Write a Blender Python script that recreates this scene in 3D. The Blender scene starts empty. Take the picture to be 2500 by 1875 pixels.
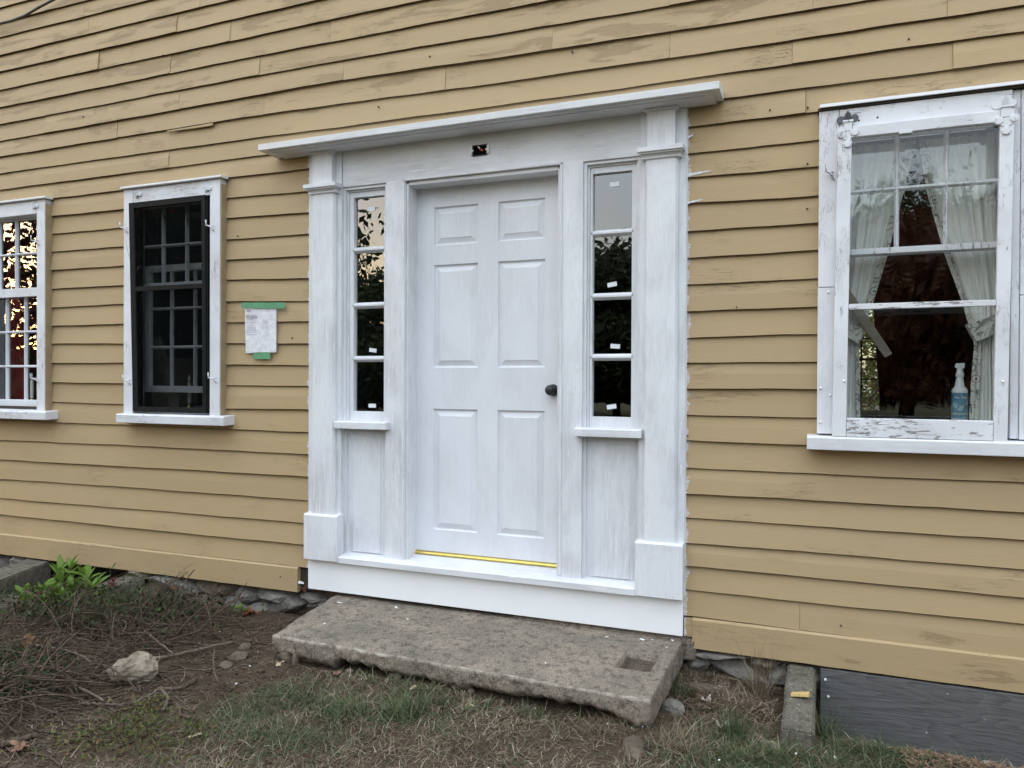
import bpy, bmesh, math, random
import numpy as np
from mathutils import Vector, Matrix

random.seed(7)
rng = np.random.default_rng(11)
SC = bpy.context.scene
COL = SC.collection

# ------------------------------------------------------------------ camera
CAM = Vector((1.65202, -3.6471, 0.96271))
yaw, pitch, roll = math.radians(-21.91809), math.radians(-0.34521), math.radians(0.23574)
F = Vector((math.sin(yaw)*math.cos(pitch), math.cos(yaw)*math.cos(pitch), math.sin(pitch)))
R = Vector((math.cos(yaw), -math.sin(yaw), 0)); U = R.cross(F)
R2 = R*math.cos(roll)+U*math.sin(roll); U2 = -R*math.sin(roll)+U*math.cos(roll)
cd = bpy.data.cameras.new("camera"); cam = bpy.data.objects.new("camera", cd); COL.objects.link(cam)
cam.matrix_world = Matrix(((R2.x, U2.x, -F.x, CAM.x), (R2.y, U2.y, -F.y, CAM.y), (R2.z, U2.z, -F.z, CAM.z), (0, 0, 0, 1)))
cd.sensor_width = 36.0; cd.lens = 36.0*1859.694/2500.0; cd.clip_start = 0.05; cd.clip_end = 1000
SC.camera = cam

# ------------------------------------------------------------------ light
SUN_EL = math.radians(6.0)
SUN_DIR = Vector((-0.80, -0.60, 0)).normalized()      # horizontal direction towards the low sun
w = bpy.data.worlds.new("World"); SC.world = w; w.use_nodes = True
nt = w.node_tree; nt.nodes.clear()
wo = nt.nodes.new("ShaderNodeOutputWorld"); bg = nt.nodes.new("ShaderNodeBackground")
sky = nt.nodes.new("ShaderNodeTexSky"); sky.sky_type = 'NISHITA'; sky.sun_disc = False
sky.sun_elevation = SUN_EL; sky.sun_rotation = math.atan2(SUN_DIR.x, SUN_DIR.y)
sky.air_density = 1.0; sky.dust_density = 1.6; sky.ozone_density = 1.0
# thin high cloud veils the blue: the same pale cloud all over the sky
cg = nt.nodes.new("ShaderNodeTexCoord"); cm = nt.nodes.new("ShaderNodeMapping"); cm.inputs['Scale'].default_value = (1, 1, 3)
cn = nt.nodes.new("ShaderNodeTexNoise"); cn.inputs['Scale'].default_value = 2.2; cn.inputs['Detail'].default_value = 6
cr = nt.nodes.new("ShaderNodeMapRange"); cr.inputs[1].default_value = 0.3; cr.inputs[2].default_value = 0.7
cr.inputs[3].default_value = 0.60; cr.inputs[4].default_value = 0.85
mx = nt.nodes.new("ShaderNodeMix"); mx.data_type = 'RGBA'
# overcast veil, brighter overhead than near the horizon as thin cloud always is
cx_ = nt.nodes.new("ShaderNodeSeparateXYZ"); nt.links.new(cg.outputs['Generated'], cx_.inputs[0])
cz_ = nt.nodes.new("ShaderNodeMapRange"); cz_.inputs[1].default_value = 0.0; cz_.inputs[2].default_value = 1.0; cz_.inputs[3].default_value = 0.48; cz_.inputs[4].default_value = 2.65
nt.links.new(cx_.outputs[2], cz_.inputs[0])
cv_ = nt.nodes.new("ShaderNodeVectorMath"); cv_.operation = 'SCALE'; cv_.inputs[0].default_value = (2.85, 3.10, 3.45)
nt.links.new(cz_.outputs[0], cv_.inputs['Scale']); nt.links.new(cv_.outputs[0], mx.inputs['B'])
nt.links.new(cg.outputs['Generated'], cm.inputs['Vector']); nt.links.new(cm.outputs[0], cn.inputs['Vector'])
nt.links.new(cn.outputs['Fac'], cr.inputs[0])
hx_ = nt.nodes.new("ShaderNodeSeparateXYZ"); nt.links.new(cg.outputs['Generated'], hx_.inputs[0])
hz_ = nt.nodes.new("ShaderNodeMapRange"); hz_.inputs[1].default_value = 0.0; hz_.inputs[2].default_value = 0.32; hz_.inputs[3].default_value = 0.55; hz_.inputs[4].default_value = 1.0
nt.links.new(hx_.outputs[2], hz_.inputs[0])
hm_ = nt.nodes.new("ShaderNodeMath"); hm_.operation = 'MULTIPLY'; nt.links.new(cr.outputs[0], hm_.inputs[0]); nt.links.new(hz_.outputs[0], hm_.inputs[1])
nt.links.new(hm_.outputs[0], mx.inputs['Factor'])
nt.links.new(sky.outputs[0], mx.inputs['A']); nt.links.new(mx.outputs['Result'], bg.inputs['Color'])
bg.inputs['Strength'].default_value = 0.15
nt.links.new(bg.outputs[0], wo.inputs['Surface'])
sl = bpy.data.lights.new("sun", 'SUN'); sun = bpy.data.objects.new("sun", sl); COL.objects.link(sun)
sl.energy = 0.12; sl.angle = math.radians(25); sl.color = (1.0, 0.93, 0.82)
sd = (SUN_DIR*math.cos(SUN_EL)+Vector((0, 0, math.sin(SUN_EL))))
sun.rotation_euler = sd.to_track_quat('Z', 'Y').to_euler()
SC.view_settings.view_transform = 'Standard'; SC.view_settings.look = 'None'
SC.view_settings.exposure = 1.88; SC.view_settings.gamma = 1.0
try: SC.view_settings.use_curve_mapping = False
except Exception: pass
SC.cycles.max_bounces = 8; SC.cycles.transparent_max_bounces = 16
SC.cycles.diffuse_bounces = 4; SC.cycles.glossy_bounces = 4

# ------------------------------------------------------------------ node helper
class NT:
    def __init__(s, name):
        s.m = bpy.data.materials.new(name); s.m.use_nodes = True
        s.t = s.m.node_tree; s.t.nodes.clear()
        s.out = s.t.nodes.new("ShaderNodeOutputMaterial")
        s.b = s.t.nodes.new("ShaderNodeBsdfPrincipled")
        s.t.links.new(s.b.outputs[0], s.out.inputs['Surface'])
        tc = s.t.nodes.new("ShaderNodeTexCoord"); s.obj = tc.outputs['Object']
        oi = s.t.nodes.new("ShaderNodeObjectInfo"); s.rand = oi.outputs['Random']; s.loc = oi.outputs['Location']
        geo = s.t.nodes.new("ShaderNodeNewGeometry"); s.isl = geo.outputs['Random Per Island']; s.nrm = geo.outputs['Normal']
    def _in(s, sock, v):
        if hasattr(v, 'links'): s.t.links.new(v, sock)
        elif v is not None:
            if isinstance(v, (tuple, list)) and len(v) == 3 and sock.type == 'RGBA': v = (*v, 1)
            sock.default_value = v
    def map(s, vec, scale=(1, 1, 1), loc=(0, 0, 0), rot=(0, 0, 0)):
        n = s.t.nodes.new("ShaderNodeMapping"); s._in(n.inputs[0], vec)
        n.inputs['Scale'].default_value = scale; n.inputs['Location'].default_value = loc; n.inputs['Rotation'].default_value = rot
        return n.outputs[0]
    def shift(s, vec, amt=37.0):          # a different patch of the texture for every object
        v = s.t.nodes.new("ShaderNodeVectorMath"); v.operation = 'ADD'
        c = s.t.nodes.new("ShaderNodeCombineXYZ")
        m = s.math('MULTIPLY', s.rand, amt)
        s._in(c.inputs[0], m); s._in(c.inputs[1], m); s._in(c.inputs[2], m)
        s._in(v.inputs[0], vec); s._in(v.inputs[1], c.outputs[0]); return v.outputs[0]
    def noise(s, vec, scale=5, detail=4, rough=0.55, dist=0.0):
        n = s.t.nodes.new("ShaderNodeTexNoise"); s._in(n.inputs['Vector'], vec)
        n.inputs['Scale'].default_value = scale; n.inputs['Detail'].default_value = detail
        n.inputs['Roughness'].default_value = rough; n.inputs['Distortion'].default_value = dist
        return n.outputs['Fac']
    def vor(s, vec, scale=5, feat='F1', out='Distance'):
        n = s.t.nodes.new("ShaderNodeTexVoronoi"); n.feature = feat; s._in(n.inputs['Vector'], vec)
        n.inputs['Scale'].default_value = scale; return n.outputs[out]
    def wave(s, vec, scale=5, dist=2, detail=2):
        n = s.t.nodes.new("ShaderNodeTexWave"); s._in(n.inputs['Vector'], vec)
        n.inputs['Scale'].default_value = scale; n.inputs['Distortion'].default_value = dist; n.inputs['Detail'].default_value = detail
        return n.outputs['Fac']
    def rng(s, v, a, b, c=0.0, d=1.0):
        n = s.t.nodes.new("ShaderNodeMapRange"); s._in(n.inputs[0], v)
        for i, x in enumerate((a, b, c, d)): n.inputs[i+1].default_value = x
        return n.outputs[0]
    def math(s, op, a, b=None):
        n = s.t.nodes.new("ShaderNodeMath"); n.operation = op; s._in(n.inputs[0], a)
        if b is not None: s._in(n.inputs[1], b)
        return n.outputs[0]
    def mix(s, f, a, b, mode='MIX'):
        n = s.t.nodes.new("ShaderNodeMix"); n.data_type = 'RGBA'; n.blend_type = mode
        s._in(n.inputs['Factor'], f); s._in(n.inputs['A'], a); s._in(n.inputs['B'], b); return n.outputs['Result']
    def sep(s, v):
        n = s.t.nodes.new("ShaderNodeSeparateXYZ"); s._in(n.inputs[0], v); return n.outputs
    def bump(s, h, strength=0.3, dist=0.01):
        n = s.t.nodes.new("ShaderNodeBump"); n.inputs['Strength'].default_value = strength; n.inputs['Distance'].default_value = dist
        s._in(n.inputs['Height'], h); s.t.links.new(n.outputs[0], s.b.inputs['Normal']); return n
    def col(s, c): s._in(s.b.inputs['Base Color'], c); return s
    def rough(s, r, spec=0.5):
        s._in(s.b.inputs['Roughness'], r); s.b.inputs['Specular IOR Level'].default_value = spec; return s

def plain(name, c, rough=0.6, spec=0.4, metal=0.0, var=0.12, scale=30, bump=0.0):
    n = NT(name); f = n.noise(n.obj, scale, 4)
    a = tuple(x*(1-var) for x in c); b = tuple(min(1, x*(1+var)) for x in c)
    n.col(n.mix(n.rng(f, .3, .7), a, b)).rough(rough, spec); n.b.inputs['Metallic'].default_value = metal
    if bump: n.bump(n.noise(n.obj, scale*4, 3), bump, 0.003)
    return n.m

M = {}
# tan house paint: weathered, cracked along the grain, patches rubbed to a browner coat, each board a little different
def siding_mat(name, flake=1.0):
    n = NT(name)
    P = n.shift(n.obj, 11.0)
    base = n.mix(n.rand, (0.415, 0.299, 0.158), (0.382, 0.277, 0.149))
    big = n.noise(n.obj, 0.9, 3)
    base = n.mix(n.rng(big, .35, .7, 0, .55), base, (0.388, 0.292, 0.172))
    g1 = n.noise(n.map(P, (3, 12, 40)), 3.0, 6, .6)
    base = n.mix(n.rng(g1, .4, .75, 0, .25), base, (0.36, 0.278, 0.162))
    # rubbed and sun-burnt patches
    zc = n.sep(n.obj)
    up = n.rng(zc[2], 2.28, 2.62, 0.0, 1.0)
    low = n.rng(zc[2], 0.05, -0.2, 0.0, .75)
    wear = n.math('MAXIMUM', up, low)
    p1 = n.noise(n.map(P, (0.9, 2.4, 5)), 2.0, 9, .62, .5)
    th = n.math('SUBTRACT', 0.80, n.math('MULTIPLY', wear, 0.235))
    patch = n.math('GREATER_THAN', p1, th)
    soft = n.rng(n.math('SUBTRACT', p1, th), -.07, .0, 0, .5)
    fine = n.noise(n.map(P, (10, 20, 120)), 2.0, 6, .7)
    patchf = n.math('MULTIPLY', patch, n.rng(fine, .33, .58, .35, .85))
    base = n.mix(soft, base, (0.335, 0.250, 0.140))
    base = n.mix(patchf, base, (0.262, 0.190, 0.098))
    # cracks running with the grain
    cv = n.map(P, (2.2, 6, 34))
    c1 = n.noise(cv, 2.6, 5, .6, .8)
    ca = n.math('ABSOLUTE', n.math('SUBTRACT', c1, .5))
    cm_ = n.noise(n.map(P, (1.3, 1, 3)), 1.7, 2)
    cmask = n.rng(cm_, .60 if flake < 1.5 else .48, .70, 0, 1)
    crack = n.math('MULTIPLY', n.rng(ca, .010, .003, 0, 1), cmask)
    base = n.mix(n.math('MULTIPLY', crack, .75), base, (0.10, 0.07, 0.045))
    # small grey-lilac chips where old coats show
    ch = n.noise(n.map(P, (14, 10, 60)), 2.0, 5, .7)
    chm = n.math('MULTIPLY', n.math('GREATER_THAN', ch, .735 if flake < 1.5 else .655), n.rng(wear, 0, .7, .25, 1))
    if flake > 1.5:
        lf = n.rng(zc[0], 1.1, -.9, .0, 1.0); chm = n.math('MULTIPLY', chm, n.math('MAXIMUM', lf, .45))
    base = n.mix(chm, base, (0.16, 0.125, 0.10))
    # white primer slopped past the edge of the door surround
    ax = n.math('SUBTRACT', n.math('ABSOLUTE', n.math('SUBTRACT', zc[0], -0.003)), 1.072)
    sl_ = n.noise(n.map(n.obj, (12, 10, 11)), 1.0, 6, .75)
    reach = n.math('MULTIPLY', n.rng(sl_, .40, .75, 0, 1), .034)
    sm = n.math('GREATER_THAN', n.math('ADD', reach, .001), ax)
    sm = n.math('MULTIPLY', sm, n.math('GREATER_THAN', 2.26, zc[2]))
    drag = n.noise(n.map(n.obj, (25, 10, 160)), 1.0, 4, .7)
    sm = n.math('MULTIPLY', sm, n.rng(drag, .38, .56, 0.1, .95))
    base = n.mix(sm, base, (0.62, 0.62, 0.63))
    n.col(base).rough(n.rng(g1, .3, .7, .5, .68), .35)
    grain = n.noise(n.map(P, (4, 20, 120)), 2.0, 5, .6)
    h = n.math('ADD', n.math('MULTIPLY', grain, .35), n.math('MULTIPLY', n.noise(n.obj, 3.0, 2), .8))
    h = n.math('SUBTRACT', h, n.math('MULTIPLY', crack, 1.2))
    h = n.math('SUBTRACT', h, n.math('MULTIPLY', patch, .25))
    n.bump(h, .55, 0.004)
    return n.m
M['siding'] = siding_mat("tan_clapboard_paint")
M['baseboard'] = siding_mat("tan_flaking_base_paint", 2.2)

# brushed white primer, streaks along one axis
def primer_mat(name, axis='z', patchy=1.0, tint=(0.70, 0.715, 0.74)):
    n = NT(name); P = n.shift(n.obj, 9.0)
    sc = {'z': (26, 26, 2.0), 'x': (2.0, 26, 26)}[axis]
    s1 = n.noise(n.map(P, sc), 1.6, 6, .62, .2)
    s2 = n.noise(n.map(P, tuple(q*3.5 for q in sc)), 2.0, 4, .6)
    big = n.noise(n.map(P, (2.2, 2, 1.4) if axis == 'z' else (1.4, 2, 2.6)), 1.6, 5, .6, .6)
    dark = tuple(x*.80 for x in (0.68, 0.685, 0.71))
    c = n.mix(n.rng(big, .40, .62, 0, .9*patchy), tint, dark)
    c = n.mix(n.rng(s1, .40, .68, 0, .55*patchy), c, (0.735, 0.755, 0.775))
    c = n.mix(n.rng(s2, .54, .70, 0, .42*patchy), c, (0.50, 0.505, 0.52))
    wl = n.noise(n.map(P, tuple(q*.8 for q in sc)), 4.0, 6, .7, .1)
    c = n.mix(n.math('MULTIPLY', n.rng(wl, .56, .62), n.rng(big, .45, .6, .12*patchy, .75*patchy)), c, (0.80, 0.81, 0.82))
    sm = n.noise(P, 6.0, 7, .7)
    c = n.mix(n.rng(sm, .63, .74, 0, .30*patchy), c, (0.45, 0.43, 0.40))
    n.col(c).rough(n.rng(s1, .3, .7, .38, .58), .4)
    n.bump(n.math('ADD', n.math('MULTIPLY', s2, .6), n.math('MULTIPLY', s1, .6)), .28, 0.0025)
    return n.m
M['primer_v'] = primer_mat("white_primer_vertical_brush", 'z')
M['primer_h'] = primer_mat("white_primer_level_brush", 'x')
M['door'] = primer_mat("white_door_paint", 'z', .42, (0.715, 0.73, 0.765))
M['pvc'] = primer_mat("smooth_white_trim_board", 'x', .10, (0.83, 0.845, 0.85))
M['cap'] = primer_mat("cap_board_paint", 'x', .9, (0.66, 0.67, 0.655))

# old white paint flaking off grey wood
def flaky_mat(name, axis='z', amount=.0, side=None):
    n = NT(name); P = n.shift(n.obj, 13.0)
    sc = {'z': (46, 40, 9), 'x': (9, 40, 46)}[axis]
    f = n.noise(n.map(P, sc), 1.5, 7, .68, .4)
    area = n.noise(n.map(P, (3, 3, 3)), 1.5, 4)
    th = n.math('SUBTRACT', .69-amount, n.math('MULTIPLY', n.rng(area, .45, .75), .10))
    chip = n.math('GREATER_THAN', f, th)
    cr_ = n.noise(n.map(P, tuple(q*.6 for q in sc)), 2.0, 5, .6, .6)
    ca = n.rng(n.math('ABSOLUTE', n.math('SUBTRACT', cr_, .5)), .012, .004, 0, 1)
    ca = n.math('MULTIPLY', ca, n.rng(area, .5, .62))
    cl = n.noise(P, 3.5, 5)
    c = n.mix(n.rng(cl, .35, .7), (0.715, 0.735, 0.765), (0.60, 0.60, 0.62))
    c = n.mix(n.math('MULTIPLY', ca, .8), c, (0.20, 0.18, 0.16))
    wood = n.mix(n.noise(n.map(P, tuple(q*2 for q in sc)), 2.0, 3), (0.13, 0.115, 0.105), (0.34, 0.32, 0.30))
    c = n.mix(n.math('MULTIPLY', chip, .92), c, wood)
    n.col(c).rough(.55, .35)
    h = n.math('SUBTRACT', n.math('MULTIPLY', f, .3), n.math('MULTIPLY', n.math('ADD', chip, ca), .8))
    n.bump(h, .6, 0.003)
    return n.m
M['old_v'] = flaky_mat("flaking_white_paint_upright", 'z', 0.0)
M['old_h'] = flaky_mat("flaking_white_paint_level", 'x', 0.01)
M['old_hh'] = flaky_mat("heavily_flaking_white_paint", 'x', 0.085)
M['sash_grey'] = flaky_mat("greyed_flaking_sash_paint", 'z', 0.05)

def window_tan(name):
    return plain(name, (0.30, 0.23, 0.14), .6, .3, 0, .15, 12, .2)
M['tan_side'] = window_tan("tan_paint_on_casing_edge")
M['capmetal'] = plain("white_metal_drip_cap", (0.74, 0.75, 0.77), .4, .5, 0, .05, 8)
M['butt_shade'] = plain('board_edge_shadow_line', (0.085, 0.055, 0.03), .9, .1, 0, .35, 14)  # dark colour that paints the shadow line under each clapboard
M['dark_gap'] = plain("dark_weathered_wood", (0.055, 0.045, 0.035), .85, .2)
M['black_metal'] = plain("black_storm_frame_metal", (0.010, 0.011, 0.011), .6, .12, 0, .2, 20)
M['black_knob'] = plain("matte_black_knob", (0.012, 0.014, 0.017), .45, .5, 0, .1)
M['void'] = plain('shaded_hole_black', (0.004, 0.004, 0.004), .9, .05)
M['brass'] = plain("bright_brass_strip", (0.78, 0.60, 0.18), .28, .5, 1.0, .08)
M['steel'] = plain("galvanised_bracket", (0.80, 0.80, 0.78), .45, .5, 0, .08)
M['iron_white'] = flaky_mat("painted_iron_fitting", 'z', .06)
M['iron_dark'] = plain("bare_dark_iron", (0.10, 0.105, 0.115), .5, .5, .5, .2)
M['copper'] = plain("orange_wire_nut", (0.45, 0.10, 0.04), .5, .5)
M['sticker'] = plain("pale_glass_sticker", (0.70, 0.74, 0.75), .5, .4, 0, .04)
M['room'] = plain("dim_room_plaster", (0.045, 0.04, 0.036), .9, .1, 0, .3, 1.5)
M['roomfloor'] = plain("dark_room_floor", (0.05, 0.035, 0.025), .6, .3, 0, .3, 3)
M['board_in'] = plain("bare_grey_plank", (0.22, 0.19, 0.16), .8, .2, 0, .2, 9)
M['card'] = plain("brown_carton", (0.26, 0.20, 0.14), .8, .2, 0, .1, 6)
M['candle'] = plain("ivory_candle_sleeve", (0.72, 0.70, 0.62), .5, .4, 0, .05)
M['red_cloth'] = plain("dark_red_curtain_cloth", (0.13, 0.010, 0.014), .8, .2, 0, .2, 12)
M['white_cloth'] = plain("thin_white_cloth", (0.72, 0.72, 0.70), .8, .2, 0, .05, 12)
M['tape'] = plain("green_painters_tape", (0.105, 0.295, 0.155), .55, .4, 0, .12, 40)
M['print'] = plain("faded_grey_print", (0.36, 0.37, 0.41), .8, .2, 0, .15, 60)
M['cable'] = plain("dark_grey_cable", (0.05, 0.055, 0.055), .6, .4)
M['bottle'] = plain("translucent_white_plastic", (0.60, 0.61, 0.61), .35, .5, 0, .04)
M['label_text'] = plain("pale_label_lettering", (0.62, 0.66, 0.66), .6, .3, 0, .02)

def curtain_mat():
    n = NT("ivory_curtain_cloth")
    c = n.mix(n.noise(n.map(n.obj, (60, 60, 3)), 1.0, 3), (0.86, 0.85, 0.81), (0.78, 0.78, 0.75))
    n.col(c).rough(.85, .2); n.b.inputs['Subsurface Weight'].default_value = 0.0
    n.bump(n.noise(n.obj, 300, 2), .15, .001); return n.m
M['curtain'] = curtain_mat()
def floral_mat():
    n = NT("ivory_cloth_with_grey_floral_print")
    v = n.noise(n.map(n.obj, (1, 1, 1)), 16, 1, .4, 3.2)
    line = n.rng(n.math('ABSOLUTE', n.math('SUBTRACT', v, .5)), .022, .010, 0, .85)
    d = n.vor(n.obj, 19); ring = n.rng(n.math('ABSOLUTE', n.math('SUBTRACT', d, .33)), .06, .03, 0, .9)
    dot = n.rng(d, .16, .12, 0, .85)
    leaf = n.rng(n.noise(n.map(n.obj, (20, 20, 11)), 1.2, 2, .5, 2.0), .63, .66, 0, .85)
    f = n.math('MAXIMUM', n.math('MAXIMUM', line, n.math('MULTIPLY', ring, .7)), n.math('MAXIMUM', dot, leaf))
    n.col(n.mix(f, (0.62, 0.61, 0.56), (0.085, 0.085, 0.10))).rough(.85, .2); return n.m
M['floral'] = floral_mat()

def glass_mat(name, ior=1.75, bump=.05, scale=7, tint=(0.975, 0.985, 0.98)):
    n = NT(name)
    fr = n.t.nodes.new("ShaderNodeFresnel"); fr.inputs['IOR'].default_value = ior
    tr = n.t.nodes.new("ShaderNodeBsdfTransparent"); tr.inputs[0].default_value = (*tint, 1)
    gl = n.t.nodes.new("ShaderNodeBsdfGlossy"); gl.inputs['Roughness'].default_value = 0.0; gl.inputs['Color'].default_value = (1, 1, 1, 1)
    b = n.t.nodes.new("ShaderNodeBump"); b.inputs['Strength'].default_value = bump; b.inputs['Distance'].default_value = 0.02
    hz = n.noise(n.shift(n.map(n.obj, (1, 1, .6)), 5.0), scale, 2, .45, .6)
    n.t.links.new(hz, b.inputs['Height']); n.t.links.new(b.outputs[0], gl.inputs['Normal'])
    gm = n.t.nodes.new("ShaderNodeNewGeometry")     # the pane reflects at its outer face; the inner face only lets light through
    ms = n.t.nodes.new("ShaderNodeMixShader")
    fac = n.math('MULTIPLY', fr.outputs[0], n.math('SUBTRACT', 1.0, gm.outputs['Backfacing']))
    n.t.links.new(fac, ms.inputs[0]); n.t.links.new(tr.outputs[0], ms.inputs[1]); n.t.links.new(gl.outputs[0], ms.inputs[2])
    n.t.links.new(ms.outputs[0], n.out.inputs['Surface']); n.t.nodes.remove(n.b); return n.m
M['glass'] = glass_mat("old_window_glass", 2.05, .010, 5)
M['glass_wavy'] = glass_mat("wavy_sidelight_glass", 2.55, .016, 6)
M['glass_flat'] = glass_mat("flat_storm_glass", 1.65, .003, 3)
def screen_mat():
    n = NT("fine_insect_dimming_mesh")
    tr = n.t.nodes.new("ShaderNodeBsdfTransparent"); tr.inputs[0].default_value = (1, 1, 1, 1)
    ms = n.t.nodes.new("ShaderNodeMixShader"); ms.inputs[0].default_value = .34
    n.col((0.006, 0.007, 0.008)).rough(.9, 0.0)
    n.t.links.new(tr.outputs[0], ms.inputs[1]); n.t.links.new(n.b.outputs[0], ms.inputs[2]); n.t.links.new(ms.outputs[0], n.out.inputs['Surface']); return n.m
M['screen'] = screen_mat()
def sleeve_mat():
    n = NT("crinkled_clear_sleeve")
    tr = n.t.nodes.new("ShaderNodeBsdfTransparent"); gl = n.t.nodes.new("ShaderNodeBsdfGlossy"); gl.inputs['Roughness'].default_value = .12
    b = n.t.nodes.new("ShaderNodeBump"); b.inputs['Strength'].default_value = 1.0; b.inputs['Distance'].default_value = .02
    n.t.links.new(n.noise(n.obj, 22, 3, .5, 1.0), b.inputs['Height']); n.t.links.new(b.outputs[0], gl.inputs['Normal'])
    ms = n.t.nodes.new("ShaderNodeMixShader"); ms.inputs[0].default_value = .10
    n.t.links.new(tr.outputs[0], ms.inputs[1]); n.t.links.new(gl.outputs[0], ms.inputs[2]); n.t.links.new(ms.outputs[0], n.out.inputs['Surface']); return n.m
M['sleeve'] = sleeve_mat()
def paper_mat():
    n = NT("creased_white_paper")
    n.col(n.mix(n.rng(n.noise(n.obj, 14, 4, .6, 1.0), .35, .65), (0.80, 0.81, 0.86), (0.66, 0.67, 0.73))).rough(.6); n.bump(n.noise(n.obj, 18, 3, .5, 1.0), .35, .004); return n.m
M['paper'] = paper_mat()

def concrete_mat(name, light=(0.35, 0.295, 0.23), mid=(0.225, 0.198, 0.162), dark=(0.075, 0.070, 0.060), agg=1.0, step=False):
    n = NT(name); P = n.obj
    big = n.noise(P, 3.2, 6, .62, .5)
    med = n.noise(P, 22, 8, .75)
    fine = n.noise(P, 95, 5, .75)
    vf = n.noise(P, 210, 3, .7)
    c = n.mix(n.rng(big, .38, .62), mid, light)
    c = n.mix(n.rng(med, .49, .60, 0, .75), c, dark)
    c = n.mix(n.rng(fine, .50, .66, 0, .65), c, dark)
    c = n.mix(n.rng(fine, .44, .30, 0, .65), c, tuple(x*1.45 for x in light))
    c = n.mix(n.rng(vf, .55, .66, 0, .75), c, (0.045, 0.040, 0.034))
    c = n.mix(n.rng(vf, .43, .33, 0, .6), c, tuple(min(1, x*1.7) for x in light))
    d = n.vor(P, 62.0)
    pick = n.noise(P, 40, 2)
    peb = n.math('MULTIPLY', n.rng(d, .30, .20), n.math('GREATER_THAN', pick, .58))
    c = n.mix(n.math('MULTIPLY', peb, .6*agg), c, (0.36, 0.33, 0.29))
    lich = n.math('MULTIPLY', n.rng(n.noise(P, 9, 5, .7), .60, .7), .35)
    c = n.mix(lich, c, (0.14, 0.145, 0.11))
    if step:
        q = n.sep(P)
        # dirt lying in the square hole
        inx = n.math('MULTIPLY', n.math('GREATER_THAN', q[0], .846), n.math('GREATER_THAN', .995, q[0]))
        iny = n.math('MULTIPLY', n.math('GREATER_THAN', q[1], -.426), n.math('GREATER_THAN', -.241, q[1]))
        dirt = n.math('MULTIPLY', n.math('MULTIPLY', inx, iny), n.rng(q[2], -.292, -.305, 0, .8))
        c = n.mix(n.math('MULTIPLY', dirt, n.rng(fine, .3, .6, .6, 1)), c, (0.070, 0.052, 0.036))
        # pale worn arris along the front edge
        d = n.math('ABSOLUTE', n.math('ADD', n.math('ADD', q[1], .6385), n.math('MULTIPLY', n.math('ADD', q[0], .815), .0268)))
        ar = n.math('MULTIPLY', n.rng(d, .011, .003), n.rng(q[2], -.305, -.296))
        ar = n.math('MULTIPLY', ar, n.rng(n.noise(n.map(P, (14, 3, 3)), 1.0, 4), .38, .6, 0, .8))
        c = n.mix(ar, c, (0.46, 0.42, 0.35))
    n.col(c).rough(.92, .2)
    h = n.math('ADD', n.math('MULTIPLY', fine, 1.0), n.math('ADD', n.math('MULTIPLY', vf, .6), n.math('MULTIPLY', med, .9)))
    n.bump(h, 1.0, 0.006)
    return n.m
M['concrete'] = concrete_mat("weathered_concrete", (0.30, 0.248, 0.19), (0.195, 0.168, 0.135), (0.065, 0.060, 0.050))
M['concrete_step'] = concrete_mat("weathered_doorstep_concrete", (0.31, 0.258, 0.198), (0.205, 0.177, 0.142), (0.068, 0.062, 0.053), step=True)
M['concrete2'] = concrete_mat("mossy_aggregate_concrete", (0.19, 0.17, 0.13), (0.125, 0.115, 0.09), (0.05, 0.05, 0.042), 1.6)
def stone_mat(name, a, b, streak=(8, 8, 14)):
    n = NT(name); P = n.shift(n.obj, 7)
    f = n.noise(n.map(P, streak), 1.0, 7, .65, .4); g = n.noise(P, 60, 5, .65)
    c = n.mix(n.rng(f, .36, .64), a, b); c = n.mix(n.rng(g, .52, .7, 0, .6), c, tuple(x*.4 for x in a))
    n.col(c).rough(.9, .25); n.bump(n.math('ADD', f, n.math('MULTIPLY', g, .5)), .8, .012); return n.m
M['stone_grey'] = stone_mat("grey_ledge_stone", (0.105, 0.095, 0.082), (0.215, 0.20, 0.175))
M['stone_tan'] = stone_mat("buff_fieldstone", (0.10, 0.082, 0.06), (0.30, 0.255, 0.185), (14, 14, 14))
M['stone_brown'] = stone_mat("dusty_brown_stone", (0.085, 0.066, 0.048), (0.150, 0.120, 0.088), (5, 5, 5))
def ply_mat():
    n = NT("grey_stained_plywood")
    v = n.map(n.obj, (1.1, 1, 5.5)); nn = n.noise(v, 1.5, 1.2, .4, .25)
    rings = n.math('FRACT', n.math('MULTIPLY', nn, 11))
    g = n.noise(n.map(n.obj, (6, 5, 160)), 1.5, 5, .6)
    c = n.mix(n.rng(rings, 0, 1, 0, .62), (0.060, 0.059, 0.058), (0.128, 0.126, 0.122))
    c = n.mix(n.rng(g, .40, .64, 0, .6), c, (0.165, 0.163, 0.158))
    fleck = n.math('MULTIPLY', n.rng(n.vor(n.obj, 17.0), .055, .035), n.math('GREATER_THAN', n.noise(n.obj, 3.0, 2), .53))
    c = n.mix(fleck, c, (0.7, 0.7, 0.7))
    n.col(c).rough(.72, .3); n.bump(g, .5, .003); return n.m
M['plywood'] = ply_mat()
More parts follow.
